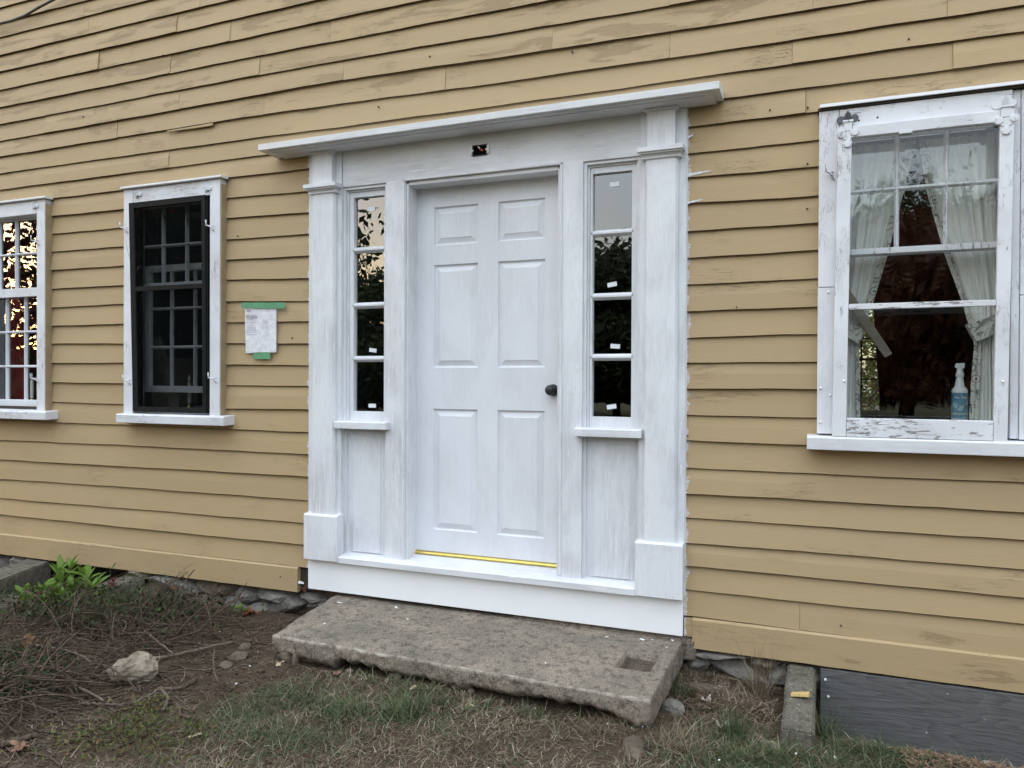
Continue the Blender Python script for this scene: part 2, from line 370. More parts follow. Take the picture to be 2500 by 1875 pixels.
def soil_mat():
    n = NT("soil_and_thatch"); P = n.obj; z = n.sep(P)
    big = n.noise(P, 1.6, 5, .6, .5); med = n.noise(P, 11, 6, .65); fine = n.noise(P, 70, 5, .7)
    c = n.mix(n.rng(big, .35, .65), (0.058, 0.040, 0.026), (0.095, 0.068, 0.045))
    c = n.mix(n.rng(med, .45, .65, 0, .7), c, (0.125, 0.092, 0.062))
    c = n.mix(n.rng(fine, .5, .68, 0, .7), c, (0.028, 0.020, 0.015))
    c = n.mix(n.rng(fine, .40, .28, 0, .5), c, (0.17, 0.135, 0.10))
    far = n.rng(z[1], -3.5, -6.0, 0, 1)
    c = n.mix(far, c, n.mix(n.rng(med, .3, .7), (0.035, 0.045, 0.016), (0.085, 0.070, 0.040)))
    n.col(c).rough(.96, .15); n.bump(n.math('ADD', n.math('MULTIPLY', med, 1.0), fine), 1.0, .014); return n.m
M['soil'] = soil_mat()
def blade_mat(name, a, b, c_, tl=.25):
    n = NT(name)
    c = n.mix(n.rng(n.isl, 0, .6), a, b); c = n.mix(n.rng(n.isl, .7, 1.0), c, c_)
    c = n.mix(n.rng(n.noise(n.obj, 2.2, 3), .35, .65, 0, .45), c, tuple(x*.6 for x in a))
    n.col(c).rough(.65, .3)
    t = n.t.nodes.new("ShaderNodeBsdfTranslucent"); n._in(t.inputs[0], c)
    ms = n.t.nodes.new("ShaderNodeMixShader"); ms.inputs[0].default_value = tl
    n.t.links.new(n.b.outputs[0], ms.inputs[1]); n.t.links.new(t.outputs[0], ms.inputs[2]); n.t.links.new(ms.outputs[0], n.out.inputs['Surface']); return n.m
M['grass_green'] = blade_mat("green_grass", (0.038, 0.062, 0.022), (0.085, 0.115, 0.045), (0.27, 0.27, 0.16))
M['grass_dead'] = blade_mat("dead_grass", (0.115, 0.080, 0.048), (0.25, 0.19, 0.125), (0.50, 0.43, 0.32))
M['litter'] = blade_mat("bark_and_stem_litter", (0.055, 0.035, 0.023), (0.105, 0.07, 0.045), (0.30, 0.24, 0.17), .05)
M['ivy_dark'] = blade_mat("dark_glossy_leaves", (0.020, 0.034, 0.010), (0.042, 0.062, 0.018), (0.080, 0.095, 0.030))
M['leaf_bright'] = blade_mat("fresh_lime_leaves", (0.10, 0.19, 0.028), (0.16, 0.26, 0.045), (0.20, 0.27, 0.07), .35)
M['leaf_red'] = blade_mat("dark_red_shoot", (0.10, 0.018, 0.018), (0.16, 0.03, 0.025), (0.13, 0.05, 0.02))
M['leaf_olive'] = blade_mat("bronze_green_seedlings", (0.055, 0.075, 0.02), (0.11, 0.12, 0.03), (0.17, 0.095, 0.03))
M['leaf_dry'] = plain("dry_brown_leaf", (0.19, 0.115, 0.075), .8, .2, 0, .3, 40, .4)
M['leaf_rust'] = plain("rust_brown_leaf", (0.16, 0.065, 0.035), .8, .2, 0, .3, 40, .4)
M['leaf_pale'] = plain("pale_grey_dry_leaf", (0.40, 0.35, 0.30), .8, .2, 0, .2, 40, .4)
M['chip_wood'] = plain("fresh_wood_chip", (0.46, 0.36, 0.24), .8, .2, 0, .15, 60, .3)
M['chip_yellow'] = plain("yellow_painted_wood_chip", (0.50, 0.36, 0.14), .7, .3, 0, .25, 60, .3)
M['paint_chip'] = plain("white_paint_chip", (0.75, 0.75, 0.73), .6, .3, 0, .05)
def bark_mat(name, a, b):
    n = NT(name); P = n.shift(n.obj, 5)
    f = n.noise(P, 60, 5, .65); n.col(n.mix(n.rng(f, .35, .65), a, b)).rough(.85, .2); n.bump(f, .7, .003); return n.m
M['vine'] = bark_mat("brown_vine_bark", (0.035, 0.024, 0.018), (0.125, 0.088, 0.064))
M['vine_light'] = bark_mat("grey_brown_vine_bark", (0.085, 0.062, 0.046), (0.17, 0.13, 0.10))
M['stump'] = bark_mat("orange_brown_torn_wood", (0.06, 0.032, 0.018), (0.17, 0.10, 0.055))
M['straw'] = plain("pale_straw_stem", (0.36, 0.29, 0.20), .7, .3)
M['tree_leaf'] = blade_mat("dark_tree_foliage", (0.020, 0.030, 0.010), (0.04, 0.055, 0.018), (0.06, 0.075, 0.025))
M['tree_red'] = blade_mat("russet_maple_foliage", (0.075, 0.025, 0.012), (0.15, 0.048, 0.020), (0.13, 0.065, 0.02))
M['tree_bark'] = bark_mat("grey_tree_bark", (0.04, 0.033, 0.027), (0.08, 0.068, 0.055))

# ------------------------------------------------------------------ mesh helpers
WL = {}
class MB:
    def __init__(s): s.v = []; s.f = []; s.mi = []; s.cur = 0
    def add(s, vs, fs):
        o = len(s.v); s.v += [tuple(p) for p in vs]; s.f += [tuple(i+o for i in f) for f in fs]; s.mi += [s.cur]*len(fs); return s
    def box(s, x0, x1, y0, y1, z0, z1):
        return s.add([(x0, y0, z0), (x1, y0, z0), (x1, y1, z0), (x0, y1, z0), (x0, y0, z1), (x1, y0, z1), (x1, y1, z1), (x0, y1, z1)],
                     [(0, 3, 2, 1), (4, 5, 6, 7), (0, 1, 5, 4), (1, 2, 6, 5), (2, 3, 7, 6), (3, 0, 4, 7)])
    def hexa(s, p):    # 8 points: bottom 4 (ccw from above), top 4
        return s.add(p, [(0, 3, 2, 1), (4, 5, 6, 7), (0, 1, 5, 4), (1, 2, 6, 5), (2, 3, 7, 6), (3, 0, 4, 7)])
    def quadbar(s, q, y0, y1):  # q: 4 (x,z) corners going round; extruded in y
        a = [(x, y0, z) for x, z in q]; b = [(x, y1, z) for x, z in q]
        return s.add(a+b, [(3, 2, 1, 0), (4, 5, 6, 7), (0, 1, 5, 4), (1, 2, 6, 5), (2, 3, 7, 6), (3, 0, 4, 7)])
    def sweepx(s, prof, x0, x1):      # closed (y,z) profile along x
        n = len(prof)
        vs = [(x0, y, z) for y, z in prof]+[(x1, y, z) for y, z in prof]
        return s.add(vs, [tuple(range(n)), tuple(range(2*n-1, n-1, -1))]+[(i, i+n, (i+1) % n+n, (i+1) % n) for i in range(n)])
    def sweepz(s, prof, z0, z1):      # closed (x,y) profile along z
        n = len(prof)
        vs = [(x, y, z0) for x, y in prof]+[(x, y, z1) for x, y in prof]
        return s.add(vs, [tuple(range(n-1, -1, -1)), tuple(range(n, 2*n))]+[(i, (i+1) % n, (i+1) % n+n, i+n) for i in range(n)])
    def tube(s, pts, rad, sides=6, cap=True):
        pts = [Vector(p) for p in pts]; n = len(pts)
        if not isinstance(rad, (list, tuple)): rad = [rad]*n
        vs = []; t0 = None
        for i in range(n):
            t = (pts[min(i+1, n-1)]-pts[max(i-1, 0)]).normalized()
            ref = Vector((0, 0, 1)) if abs(t.z) < .9 else Vector((1, 0, 0))
            a = t.cross(ref).normalized(); b = t.cross(a)
            for k in range(sides):
                an = 2*math.pi*k/sides; vs.append(pts[i]+(a*math.cos(an)+b*math.sin(an))*rad[i])
        fs = [(i*sides+k, i*sides+(k+1) % sides, (i+1)*sides+(k+1) % sides, (i+1)*sides+k) for i in range(n-1) for k in range(sides)]
        if cap: fs += [tuple(range(sides-1, -1, -1)), tuple(range((n-1)*sides, n*sides))]
        return s.add(vs, fs)
    def lathe(s, prof, c=(0, 0, 0), axis='z', sides=20):   # prof: (r, h)
        vs = []
        for r, h in prof:
            for k in range(sides):
                a = 2*math.pi*k/sides; p = (r*math.cos(a), r*math.sin(a), h)
                if axis == 'y': p = (p[0], p[2], p[1])
                vs.append((p[0]+c[0], p[1]+c[1], p[2]+c[2]))
        n = len(prof)
        fs = [(i*sides+k, i*sides+(k+1) % sides, (i+1)*sides+(k+1) % sides, (i+1)*sides+k) for i in range(n-1) for k in range(sides)]
        fs += [tuple(range(sides-1, -1, -1)), tuple(range((n-1)*sides, n*sides))]
        return s.add(vs, fs)
    def mesh(s, name):
        me = bpy.data.meshes.new(name); me.from_pydata(s.v, [], s.f); me.update(); return me
    def build(s, name, mat, parent=None, bevel=0.0, smooth=False, loc=None, fixn=True):
        me = s.mesh(name)
        if isinstance(mat, str): mat = [mat]
        for m in mat: me.materials.append(M[m])
        if len(mat) > 1: me.polygons.foreach_set('material_index', s.mi)
        if fixn:
            bm = bmesh.new(); bm.from_mesh(me); bmesh.ops.recalc_face_normals(bm, faces=bm.faces); bm.to_mesh(me); bm.free()
        if smooth: me.polygons.foreach_set('use_smooth', [True]*len(me.polygons))
        return link(name, me, parent, bevel, loc)

def link(name, me, parent=None, bevel=0.0, loc=None):
    o = bpy.data.objects.new(name, me); COL.objects.link(o)
    wl = Vector(loc) if loc else Vector((0, 0, 0)); WL[o.name] = wl
    if parent: o.parent = parent; o.location = wl-WL[parent.name]
    else: o.location = wl
    if bevel:
        b = o.modifiers.new("bevel", 'BEVEL'); b.width = bevel; b.segments = 2; b.limit_method = 'ANGLE'
    return o
def empty(name, loc, parent=None):
    o = bpy.data.objects.new(name, None); COL.objects.link(o); o.empty_display_size = .1
    WL[o.name] = Vector(loc); o.location = Vector(loc)-(WL[parent.name] if parent else Vector((0, 0, 0)))
    if parent: o.parent = parent
    return o
def tag(o, label=None, cat=None, group=None, kind=None):
    if label: o['label'] = label
    if cat: o['category'] = cat
    if group: o['group'] = group
    if kind: o['kind'] = kind
    return o

# numpy value noise
def vnoise(x, y, seed=0):
    xi = np.floor(x).astype(np.int64); yi = np.floor(y).astype(np.int64); fx = x-xi; fy = y-yi
    def h(a, b):
        n = (a*374761393+b*668265263+seed*1442695041) & 0x7fffffff
        n = ((n ^ (n >> 13))*1274126177) & 0x7fffffff
        return ((n ^ (n >> 16)) & 0xffff)/65535.0
    u = fx*fx*(3-2*fx); v = fy*fy*(3-2*fy)
    return (h(xi, yi)*(1-u)+h(xi+1, yi)*u)*(1-v)+(h(xi, yi+1)*(1-u)+h(xi+1, yi+1)*u)*v
def fbm(x, y, oct=4, seed=0):
    t = 0; a = .5
    for i in range(oct): t = t+a*(vnoise(x*2**i, y*2**i, seed+i)-.5); a *= .5
    return t
def sstep(a, b, v): t = np.clip((v-a)/(b-a), 0, 1); return t*t*(3-2*t)

# ------------------------------------------------------------------ ground
def ground_h(x, y):
    x = np.asarray(x, float); y = np.asarray(y, float)
    h = -0.415+0*x
    h = h-.19*sstep(1.62, 1.70, x)*sstep(-.52, -.16, y)*(1-sstep(3.2, 3.6, x))         # right window well
    h = h-.03*sstep(1.9, 2.5, x)*sstep(-.6, -.2, y)
    h = h-.20*sstep(-3.24, -3.18, x)*(1-sstep(-2.62, -2.4, x))*sstep(-.36, -.22, y)     # left window well
    h = h+.03*sstep(.9, 1.3, x)*sstep(-.9, -1.2, y)
    h = h+.06*np.exp(-(((x-1.6)/.16)**2+((y+.80)/.13)**2))
    h = h-.018*np.exp(-(((x-.60)/.42)**2+((y+.70)/.08)**2))
    h = h+.022*np.exp(-((x-.0)/.9)**2)*sstep(-.95, -.70, y)*(1-sstep(.0, .2, y))                                # washed hollow under the slab edge
    h = h-.03*np.exp(-(((x-1.02)/.10)**2+((y+.82)/.12)**2))
    h = h+.06*fbm(x*1.3, y*1.3, 3, 3)+.035*fbm(x*6, y*6, 3, 9)
    near = np.exp(-((y+.8)/1.8)**2)*np.exp(-((x)/4.)**2)
    h = h+near*(.018*fbm(x*25, y*25, 3, 21))
    h = h-.25*sstep(-5, -30, y)+.5*fbm(x*.05, y*.05, 2, 5)*sstep(-6, -25, y)
    return h
def axis_pts(lo, hi, d0, d1, step, far):
    a = [d0]; 
    while a[-1] < d1: a.append(a[-1]+step)
    g = step
    while a[-1] < hi: g *= 1.28; a.append(a[-1]+g)
    g = step
    while a[0] > lo: g *= 1.28; a.insert(0, a[0]-g)
    return np.array(a)
gx = axis_pts(-160, 160, -3.7, 3.0, .02, 0); gy = axis_pts(-160, 90, -2.2, .08, .02, 0)
X, Y = np.meshgrid(gx, gy, indexing='ij'); Z = ground_h(X, Y)
Z = np.where(Y > .3, np.minimum(Z, -.5), Z)
nx, ny = len(gx), len(gy)
me = bpy.data.meshes.new("ground")
co = np.stack([X, Y, Z], -1).reshape(-1, 3)
i, j = np.meshgrid(np.arange(nx-1), np.arange(ny-1), indexing='ij'); i = i.ravel(); j = j.ravel()
q = np.stack([i*ny+j, (i+1)*ny+j, (i+1)*ny+j+1, i*ny+j+1], -1)
def np_mesh(me, co, faces, k, mat, smooth=True):
    nv, nf = len(co), len(faces)
    me.vertices.add(nv); me.vertices.foreach_set('co', co.astype(np.float32).ravel())
    me.loops.add(nf*k); me.loops.foreach_set('vertex_index', faces.astype(np.int32).ravel())
    me.polygons.add(nf); me.polygons.foreach_set('loop_start', np.arange(0, nf*k, k, dtype=np.int32))
    try: me.polygons.foreach_set('loop_total', np.full(nf, k, dtype=np.int32))
    except Exception: pass
    me.update(calc_edges=True); me.materials.append(M[mat])
    if smooth: me.polygons.foreach_set('use_smooth', np.ones(nf, dtype=bool))
    me.validate()
np_mesh(me, co, q, 4, 'soil')
tag(link("ground", me), "brown soil and worn lawn in front of the house", None, kind='structure')

# ------------------------------------------------------------------ house
house = tag(empty("house", (0, 0, -.4)), "tan clapboard farmhouse front with freshly primed white doorway and three old windows", "house")

# clapboards: heights of the lower edges, measured at a few stations along the wall
LX = [-3.72, -3.2, -2.54, -1.69, -1.08]
LR = [[-.144, -.142, -.139, -.136, -.133], [-.011, -.010, -.008, -.006, -.003], [.107, .109, .113, .118, .123],
      [.243, .246, .250, .254, .258], [.380, .383, .386, .390, .393], [.519, .520, .522, .523, .525], [.657, .657, .655, .652, .650],
      [.796, .796, .787, .776, .782], [.928, .928, .927, .918, .917], [1.060, 1.060, 1.058, 1.043, 1.040], [1.191, 1.191, 1.185, 1.174, 1.162],
      [1.313, 1.313, 1.313, 1.301, 1.290], [1.438, 1.438, 1.439, 1.428, 1.412], [1.563, 1.563, 1.564, 1.559, 1.540], [1.694, 1.694, 1.689, 1.680, 1.669],
      [1.818, 1.818, 1.812, 1.805, 1.797], [1.940, 1.940, 1.935, 1.933, 1.920], [2.060, 2.060, 2.056, 2.055, 2.043], [2.178, 2.180, 2.181, 2.178, 2.172]]
RX = [1.07, 1.48, 2.43]
RR = [[-.154, -.157, -.165], [-.028, -.030, -.026], [.083, .083, .083], [.193, .195, .196], [.313, .313, .315], [.424, .427, .430], [.548, .547, .550],
      [.677, .674, .676], [.798, .797, .797], [.921, .922, .922], [1.045, 1.045, 1.045], [1.160, 1.167, 1.170], [1.287, 1.290, 1.290], [1.412, 1.416, 1.418],
      [1.538, 1.541, 1.541], [1.665, 1.663, 1.664], [1.794, 1.784, 1.784], [1.918, 1.911, 1.911], [2.028, 2.031, 2.035], [2.157, 2.156, 2.164]]
TX = [-3.72, -1.54, -.85, .06, 1.3, 2.42]
TR = [[2.285, 2.287, 2.281, 2.273, 2.267, 2.266], [2.402, 2.398, 2.387, 2.383, 2.384, 2.383], [2.520, 2.528, 2.521, 2.502, 2.491, 2.488],
      [2.629, 2.646, 2.651, 2.630, 2.615, 2.610], [2.750, 2.766, 2.765, 2.754, 2.741, 2.735], [2.868, 2.881, 2.879, 2.877, 2.870, 2.865],
      [2.989, 3.003, 3.009, 3.005, 3.000, 2.998], [3.117, 3.130, 3.135, 3.135, 3.13, 3.13], [3.235, 3.25, 3.255, 3.255, 3.25, 3.25],
      [3.361, 3.37, 3.375, 3.375, 3.37, 3.37], [3.465, 3.47, 3.475, 3.475, 3.47, 3.47], [3.569, 3.575, 3.58, 3.58, 3.58, 3.58],
      [3.690, 3.69, 3.69, 3.69, 3.69, 3.69], [3.81, 3.81, 3.81, 3.81, 3.81, 3.81]]
def zf(xs, zs): return lambda x: float(np.interp(x, xs, zs))
clap_seed = [0]
def clapboard(x0, x1, zb, zt):
    clap_seed[0] += 1; sd_ = clap_seed[0]
    n = max(2, int((x1-x0)/.07)+1); mb = MB(); rr = random.Random(sd_)
    kick = rr.uniform(-.0015, .0035); cup = rr.uniform(-.0015, .002)
    ph = rr.uniform(0, 50); endl = rr.choice([0, 0, .003]); endr = rr.choice([0, 0, .004])
    vs = []
    for k in range(n):
        x = x0+(x1-x0)*k/(n-1)
        w_ = .0012*math.sin(x*2.3+ph)+.0009*math.sin(x*7.7+ph*2)+.0006*math.sin(x*19+ph)
        jag = float(fbm(np.array([x*30.]), np.array([sd_*3.1]), 2, 77)[0])*.0028
        b = zb(x)+w_+jag; t = zt(x)+.018
        yb = -kick-.0012*math.sin(x*3.1+ph)
        e0 = max(0, 1-(x-x0)/.12)*endl; e1 = max(0, 1-(x1-x)/.12)*endr
        yb -= e0+e1
        tm = (b+t)/2
        vs += [(x, yb+.0014, b), (x, yb, b+.0021), (x, yb+.007+cup, tm), (x, .0165, t), (x, .0225, t), (x, yb+.0185, b+.0040)]
    m = 6; fs = [tuple(range(m)), tuple(range((n-1)*m+m-1, (n-1)*m-1, -1))]; mi = [0, 0]
    for k in range(n-1):
        for a in range(m):
            c = (a+1) % m; fs.append((k*m+a, (k+1)*m+a, (k+1)*m+c, k*m+c)); mi.append(1 if a in (0, 5) else 0)  # lower chamfer and underside carry the painted shadow colour
    mb.add(vs, fs); mb.mi = mi
    return mb.build("clapboard", ['siding', 'butt_shade'], house)
JOINTS = [(-2.858, 3.277), (-2.085, 3.191), (-1.666, 3.073), (-3.287, 3.179), (-2.766, 3.062), (-2.145, 2.948), (-1.445, 2.824), (-0.943, 2.934), (-0.853, 2.709),
          (-2.07, 2.699), (-3.272, 2.667), (-1.412, 2.607), (-2.6, 2.582), (-2.776, 2.47), (-2.153, 2.343), (0.31, 2.886), (0.397, 2.689), (0.986, 2.564), (1.619, 2.644),
          (1.534, 2.438), (2.144, 2.534), (2.166, 2.329), (1.591, 2.22), (0.984, 2.804), (1.58, -0.095), (-0.209, 2.552), (-2.9, 3.42), (-1.9, 3.31), (-.9, 3.2), (.2, 3.06), (1.3, 2.94), (2.2, 2.93), (-4.4, 3.1), (-5.1, 2.9), (-4.2, 2.6), (-5.4, 2.4), (3.4, 2.6), (3.0, 2.45), (3.7, 2.9), (-4.9, 1.2), (3.6, 1.1), (-.5, 3.95), (-2.4, 3.85), (1.0, 4.1), (-4.6, .4), (3.3, .25), (-5.3, 1.8), (3.9, 1.9)]
GAP = .0006
def row(x0, x1, zb, zt, holes=()):
    xs = [x0, x1]
    segs = []; a = x0
    for h0, h1 in sorted(holes):
        if h0 > a: segs.append((a, h0))
        a = max(a, h1)
    if a < x1: segs.append((a, x1))
    for s0, s1 in segs:
        cuts = sorted(jx for jx, jz in JOINTS if s0+.05 < jx < s1-.05 and zb(jx)-.004 < jz < zt(jx)-.004)
        e = [s0]+cuts+[s1]
        for k in range(len(e)-1):
            clapboard(e[k]+(GAP if k else 0), e[k+1]-(GAP if k < len(e)-2 else 0), zb, zt)
W1L, W1R, W2L, W2R, W3L = -4.03, -3.2, -2.487, -1.700, 1.652
W3R = 2.9
XL, XR = -6.4, 4.6
for k in range(19):
    zb = zf(LX, LR[k]); zt = zf(LX, LR[k+1]) if k < 18 else zf(TX, TR[0])
    holes = [(W1L, W1R), (W2L, W2R)] if 6 <= k <= 17 else []
    row(XL, -1.068, zb, zt, holes)
    if k == 6:
        for a_, b_ in ((W1L, W1R), (W2L, W2R)): clapboard(a_+.001, b_-.001, zb, lambda x: .705)
for k in range(20):
    zb = zf(RX, RR[k]); zt = zf(RX, RR[k+1]) if k < 19 else zf(TX, TR[0])
    row(1.066, XR, zb, zt, [(W3L, W3R)] if 7 <= k <= 18 else [])
TR += [[3.81+.121*q_]*6 for q_ in range(1, 12)]
for k in range(len(TR)-1):
    row(XL, XR, zf(TX, TR[k]), zf(TX, TR[k+1]))
# base boards (a sloping drip edge on top)
def baseboard(x0, x1, zt0, zt1, zb0, zb1, notch=None):
    n = int((x1-x0)/.03)+1; vs = []; mb = MB()
    for k in range(n):
        x = x0+(x1-x0)*k/(n-1); t = (x-x0)/(x1-x0)
        zt = zt0+(zt1-zt0)*t; zb = zb0+(zb1-zb0)*t+.004*float(fbm(np.array([x*18.]), np.array([1.]), 3, 4)[0])
        if notch: zb, = [zb] if not notch(x) else [notch(x)]
        vs += [(x, -.012, zb), (x, -.012, zt-.004), (x, -.003, zt+.004), (x, .02, zt+.006), (x, .02, zb)]
    m = 5; fs = [tuple(range(m)), tuple(range((n-1)*m+m-1, (n-1)*m-1, -1))]
    for k in range(n-1):
        for a in range(m):
            c = (a+1) % m; fs.append((k*m+a, (k+1)*m+a, (k+1)*m+c, k*m+c))
    mb.add(vs, fs); return mb.build("base_board", 'baseboard', house)
tag(baseboard(XL, -1.150, -.150, -.139, -.290, -.279), "left base board, flaking and rotted at its right end")
tag(baseboard(1.108, XR, -.161, -.172, -.298, -.308), "right base board with a pale top edge")
MB().box(1.070, 1.107, -.0105, .02, -.246, -.160).build("base_board", 'baseboard', house)

# sheathing behind the boards, with the real openings
def wallbox(x0, x1, z0, z1): MB().box(x0, x1, .024, .10, z0, z1).build("sheathing_board", 'dark_gap', house)
T0, T1 = .76, 2.12
for a, b, z0, z1 in [(XL, -3.95, -.29, 2.2), (-3.95, -3.27, -.29, T0), (-3.95, -3.27, T1, 2.2), (-3.27, -2.45, -.29, 2.2), (-2.45, -1.77, -.29, T0-.02), (-2.45, -1.77, T1, 2.2),
                     (-1.77, -1.0, -.27, 2.2), (1.0, 1.72, -.27, 2.2), (1.72, 2.42, -.29, T0-.02), (1.72, 2.42, 2.07, 2.2), (2.42, XR, -.29, 2.2), (XL, XR, 2.2, 5.12)]:
    wallbox(a, b, z0, z1)

# ---------------- door surround
DC = -0.001
# backing boards behind pilasters
for sx, nm in ((-1, 'left'), (1, 'right')):
    a, b = (-1.072, -.852) if sx < 0 else (.850, 1.070)
    MB().box(a, b, -.013, .02, -.068, 2.246).build("pilaster_backing", 'primer_v', house, .0015)
    P = empty("pilaster", (sx*.95, -.03, -.06), house)
    P['label'] = "%s pilaster of the door surround" % nm
    o = .0 if sx < 0 else .0
    c = -.9575 if sx < 0 else .9565
    def bx(h, y0, y1, z0, z1): return MB().box(c-h, c+h, y0, y1, z0, z1)
    # plinth with a small cap slope
    pl = MB().sweepx([(-.060, -.066), (-.060, .186), (-.052, .194), (.0, .197), (.0, -.066)], c-.113, c+.113)
    pl.build("plinth", 'primer_v', P, .002)
    hw = .078
    MB().sweepz([(c-hw, -.013), (c-hw, -.030), (c-hw+.010, -.044), (c+hw-.010, -.044), (c+hw, -.030), (c+hw, -.013)], .194, 2.018).build("shaft", 'primer_v', P, .001)
    cp = MB()
    cp.sweepx([(-.013, 2.010), (-.052, 2.010), (-.053, 2.015), (-.0535, 2.020), (-.057, 2.025), (-.063, 2.028), (-.063, 2.0305), (-.013, 2.0305)], c-.092, c+.092)
    cp.sweepx([(-.013, 2.031), (-.072, 2.031), (-.072, 2.0385), (-.013, 2.0385)], c-.100, c+.100)
    cp.sweepx([(-.013, 2.0388), (-.081, 2.0388), (-.081, 2.0605), (-.013, 2.0632)], c-.108, c+.108)
    cp.build("capital", 'primer_h', P, .0012)
    bx(.066, -.050, -.013, 2.0635, 2.246).build("neck", 'primer_v', P, .0015)
    MB().sweepx([(-.013, 2.233), (-.060, 2.236), (-.064, 2.240), (-.064, 2.2461), (-.013, 2.2461)], c-.080, c+.080).build("top_bead", 'primer_h', P, .001)
# frieze
MB().box(-.850, .849, -.004, .03, 2.045, 2.2462).build("frieze", 'primer_h', house, .001)
# cornice
cor = empty("cornice", (0, -.05, 2.2), house)
MB().sweepx([(.0, 2.2575), (-.161, 2.2575), (-.163, 2.2590), (-.163, 2.2915), (-.156, 2.294), (0, 2.302)], -1.312, 1.236).build("cap_board", 'cap', cor, .001)
crown = [(.0, 2.2465), (-.1160, 2.2465), (-.1195, 2.2480), (-.1195, 2.2510), (-.1240, 2.2505), (-.1320, 2.2512), (-.1390, 2.2530), (-.1440, 2.2560), (-.1445, 2.2572), (0, 2.2572)]
MB().sweepx(crown, -1.252, 1.204).build("crown_moulding", 'primer_h', cor, 0)
# end pieces of the moulding with the slope seen at the corners
# door casings (posts between sidelights and door)
for sx, nm in ((-1, 'left'), (1, 'right')):
    a, b = (-.565, -.443) if sx < 0 else (.441, .563)
    pr = empty("door_casing", (sx*.5, 0, 0), house); pr['label'] = "%s post between door and sidelight" % nm
    MB().box(a, b, -.008, .09, -.040, 2.045).build("post", 'primer_v', pr, .0015)
    # stepped bead towards the door
    e = b if sx < 0 else a
    i1, i2 = (e, e+.012) if sx < 0 else (e-.012, e)
    MB().box(i1, i2, .004, .108, -.035, 2.030).build("stop", 'primer_v', pr, .002)
    lip = (e-.016, e-.004) if sx < 0 else (e+.004, e+.016)
    MB().box(lip[0], lip[1], -.0135, -.007, -.02, 2.052).build("bead", 'primer_v', pr, .0025)
# door head trim
hd = empty("door_head", (0, 0, 2.04), house)
MB().box(-.459, .457, -.0135, -.0035, 2.0405, 2.0525).build("bead", 'primer_h', hd, .0025)
MB().box(-.4305, .4285, .004, .108, 2.018, 2.046).build("head_jamb", 'primer_h', hd, .003)
# door
door = empty("door", (0, .12, 0), house); door['label'] = "six-panel door in thin white primer with a round black knob"
yd = .105
PX = [(-.326, -.059), (.059, .326)]; PZ = [(.130, .799), (1.026, 1.593), (1.700, 1.912)]
fr = MB()
xs = [-.431, -.326, -.059, .059, .326, .431]
fr.box(-.433, -.326, yd, yd+.04, .008, 2.030); fr.box(.326, .433, yd, yd+.04, .008, 2.030); fr.box(-.059, .059, yd+.0002, yd+.04, .008, 2.030)
for x0, x1 in PX:
    for z0, z1 in [(.008, .130), (.799, 1.026), (1.593, 1.700), (1.912, 2.030)]:
        fr.box(x0, x1, yd+.0001, yd+.04, z0, z1)
fr.build("door_frame", 'door', door)
for x0, x1 in PX:
    for z0, z1 in PZ:
        g = .0; st = .009; bv = .044
        mb = MB()
        def ring(x0, x1, z0, z1, y): return [(x0, y, z0), (x1, y, z0), (x1, y, z1), (x0, y, z1)]
        L = [ring(x0, x1, z0, z1, yd+.001), ring(x0+.006, x1-.006, z0+.006, z1-.006, yd+.012), ring(x0+.012, x1-.012, z0+.012, z1-.012, yd+.012),
             ring(x0+bv-.006, x1-bv+.006, z0+bv-.006, z1-bv+.006, yd+.0035), ring(x0+bv-.005, x1-bv+.005, z0+bv-.005, z1-bv+.005, yd+.0015)]
        vs = [p for r_ in L for p in r_]; fs = []
        for k in range(len(L)-1):
            for a in range(4): fs.append((k*4+a, k*4+(a+1) % 4, k*4+4+(a+1) % 4, k*4+4+a))
        fs.append((len(L)*4-4, len(L)*4-3, len(L)*4-2, len(L)*4-1))
        mb.add(vs, fs); mb.build("panel", 'door', door)
kn = MB().lathe([(0.001, -.068), (.012, -.067), (.021, -.062), (.0265, -.052), (.0275, -.043), (.024, -.034), (.015, -.027), (.012, -.022), (.0125, -.012), (.029, -.008), (.031, -.004), (.031, 0)], (.372, yd, .908), 'y', 28)
kn.build("knob", 'black_knob', door, 0, True)
MB().box(.4255, .4295, yd-.052, yd-.022, .875, .935).build("latch_strike", 'black_knob', house, .002)
# threshold and sill
th = MB().sweepx([(.092, -.004), (.094, .002), (.099, .0055), (.108, .0065), (.13, .0065), (.13, -.01), (.092, -.01)], -.431, .429)
th.build("brass_threshold", 'brass', house)
MB().sweepx([(-.056, -.070), (-.056, -.040), (-.050, -.034), (.14, -.008), (.14, -.070)], -.8435, .8425).build("door_sill", 'primer_h', house, .001)
MB().box(-1.067, 1.065, -.022, .02, -.245, -.0725).build("riser_board", 'pvc', house, .001)
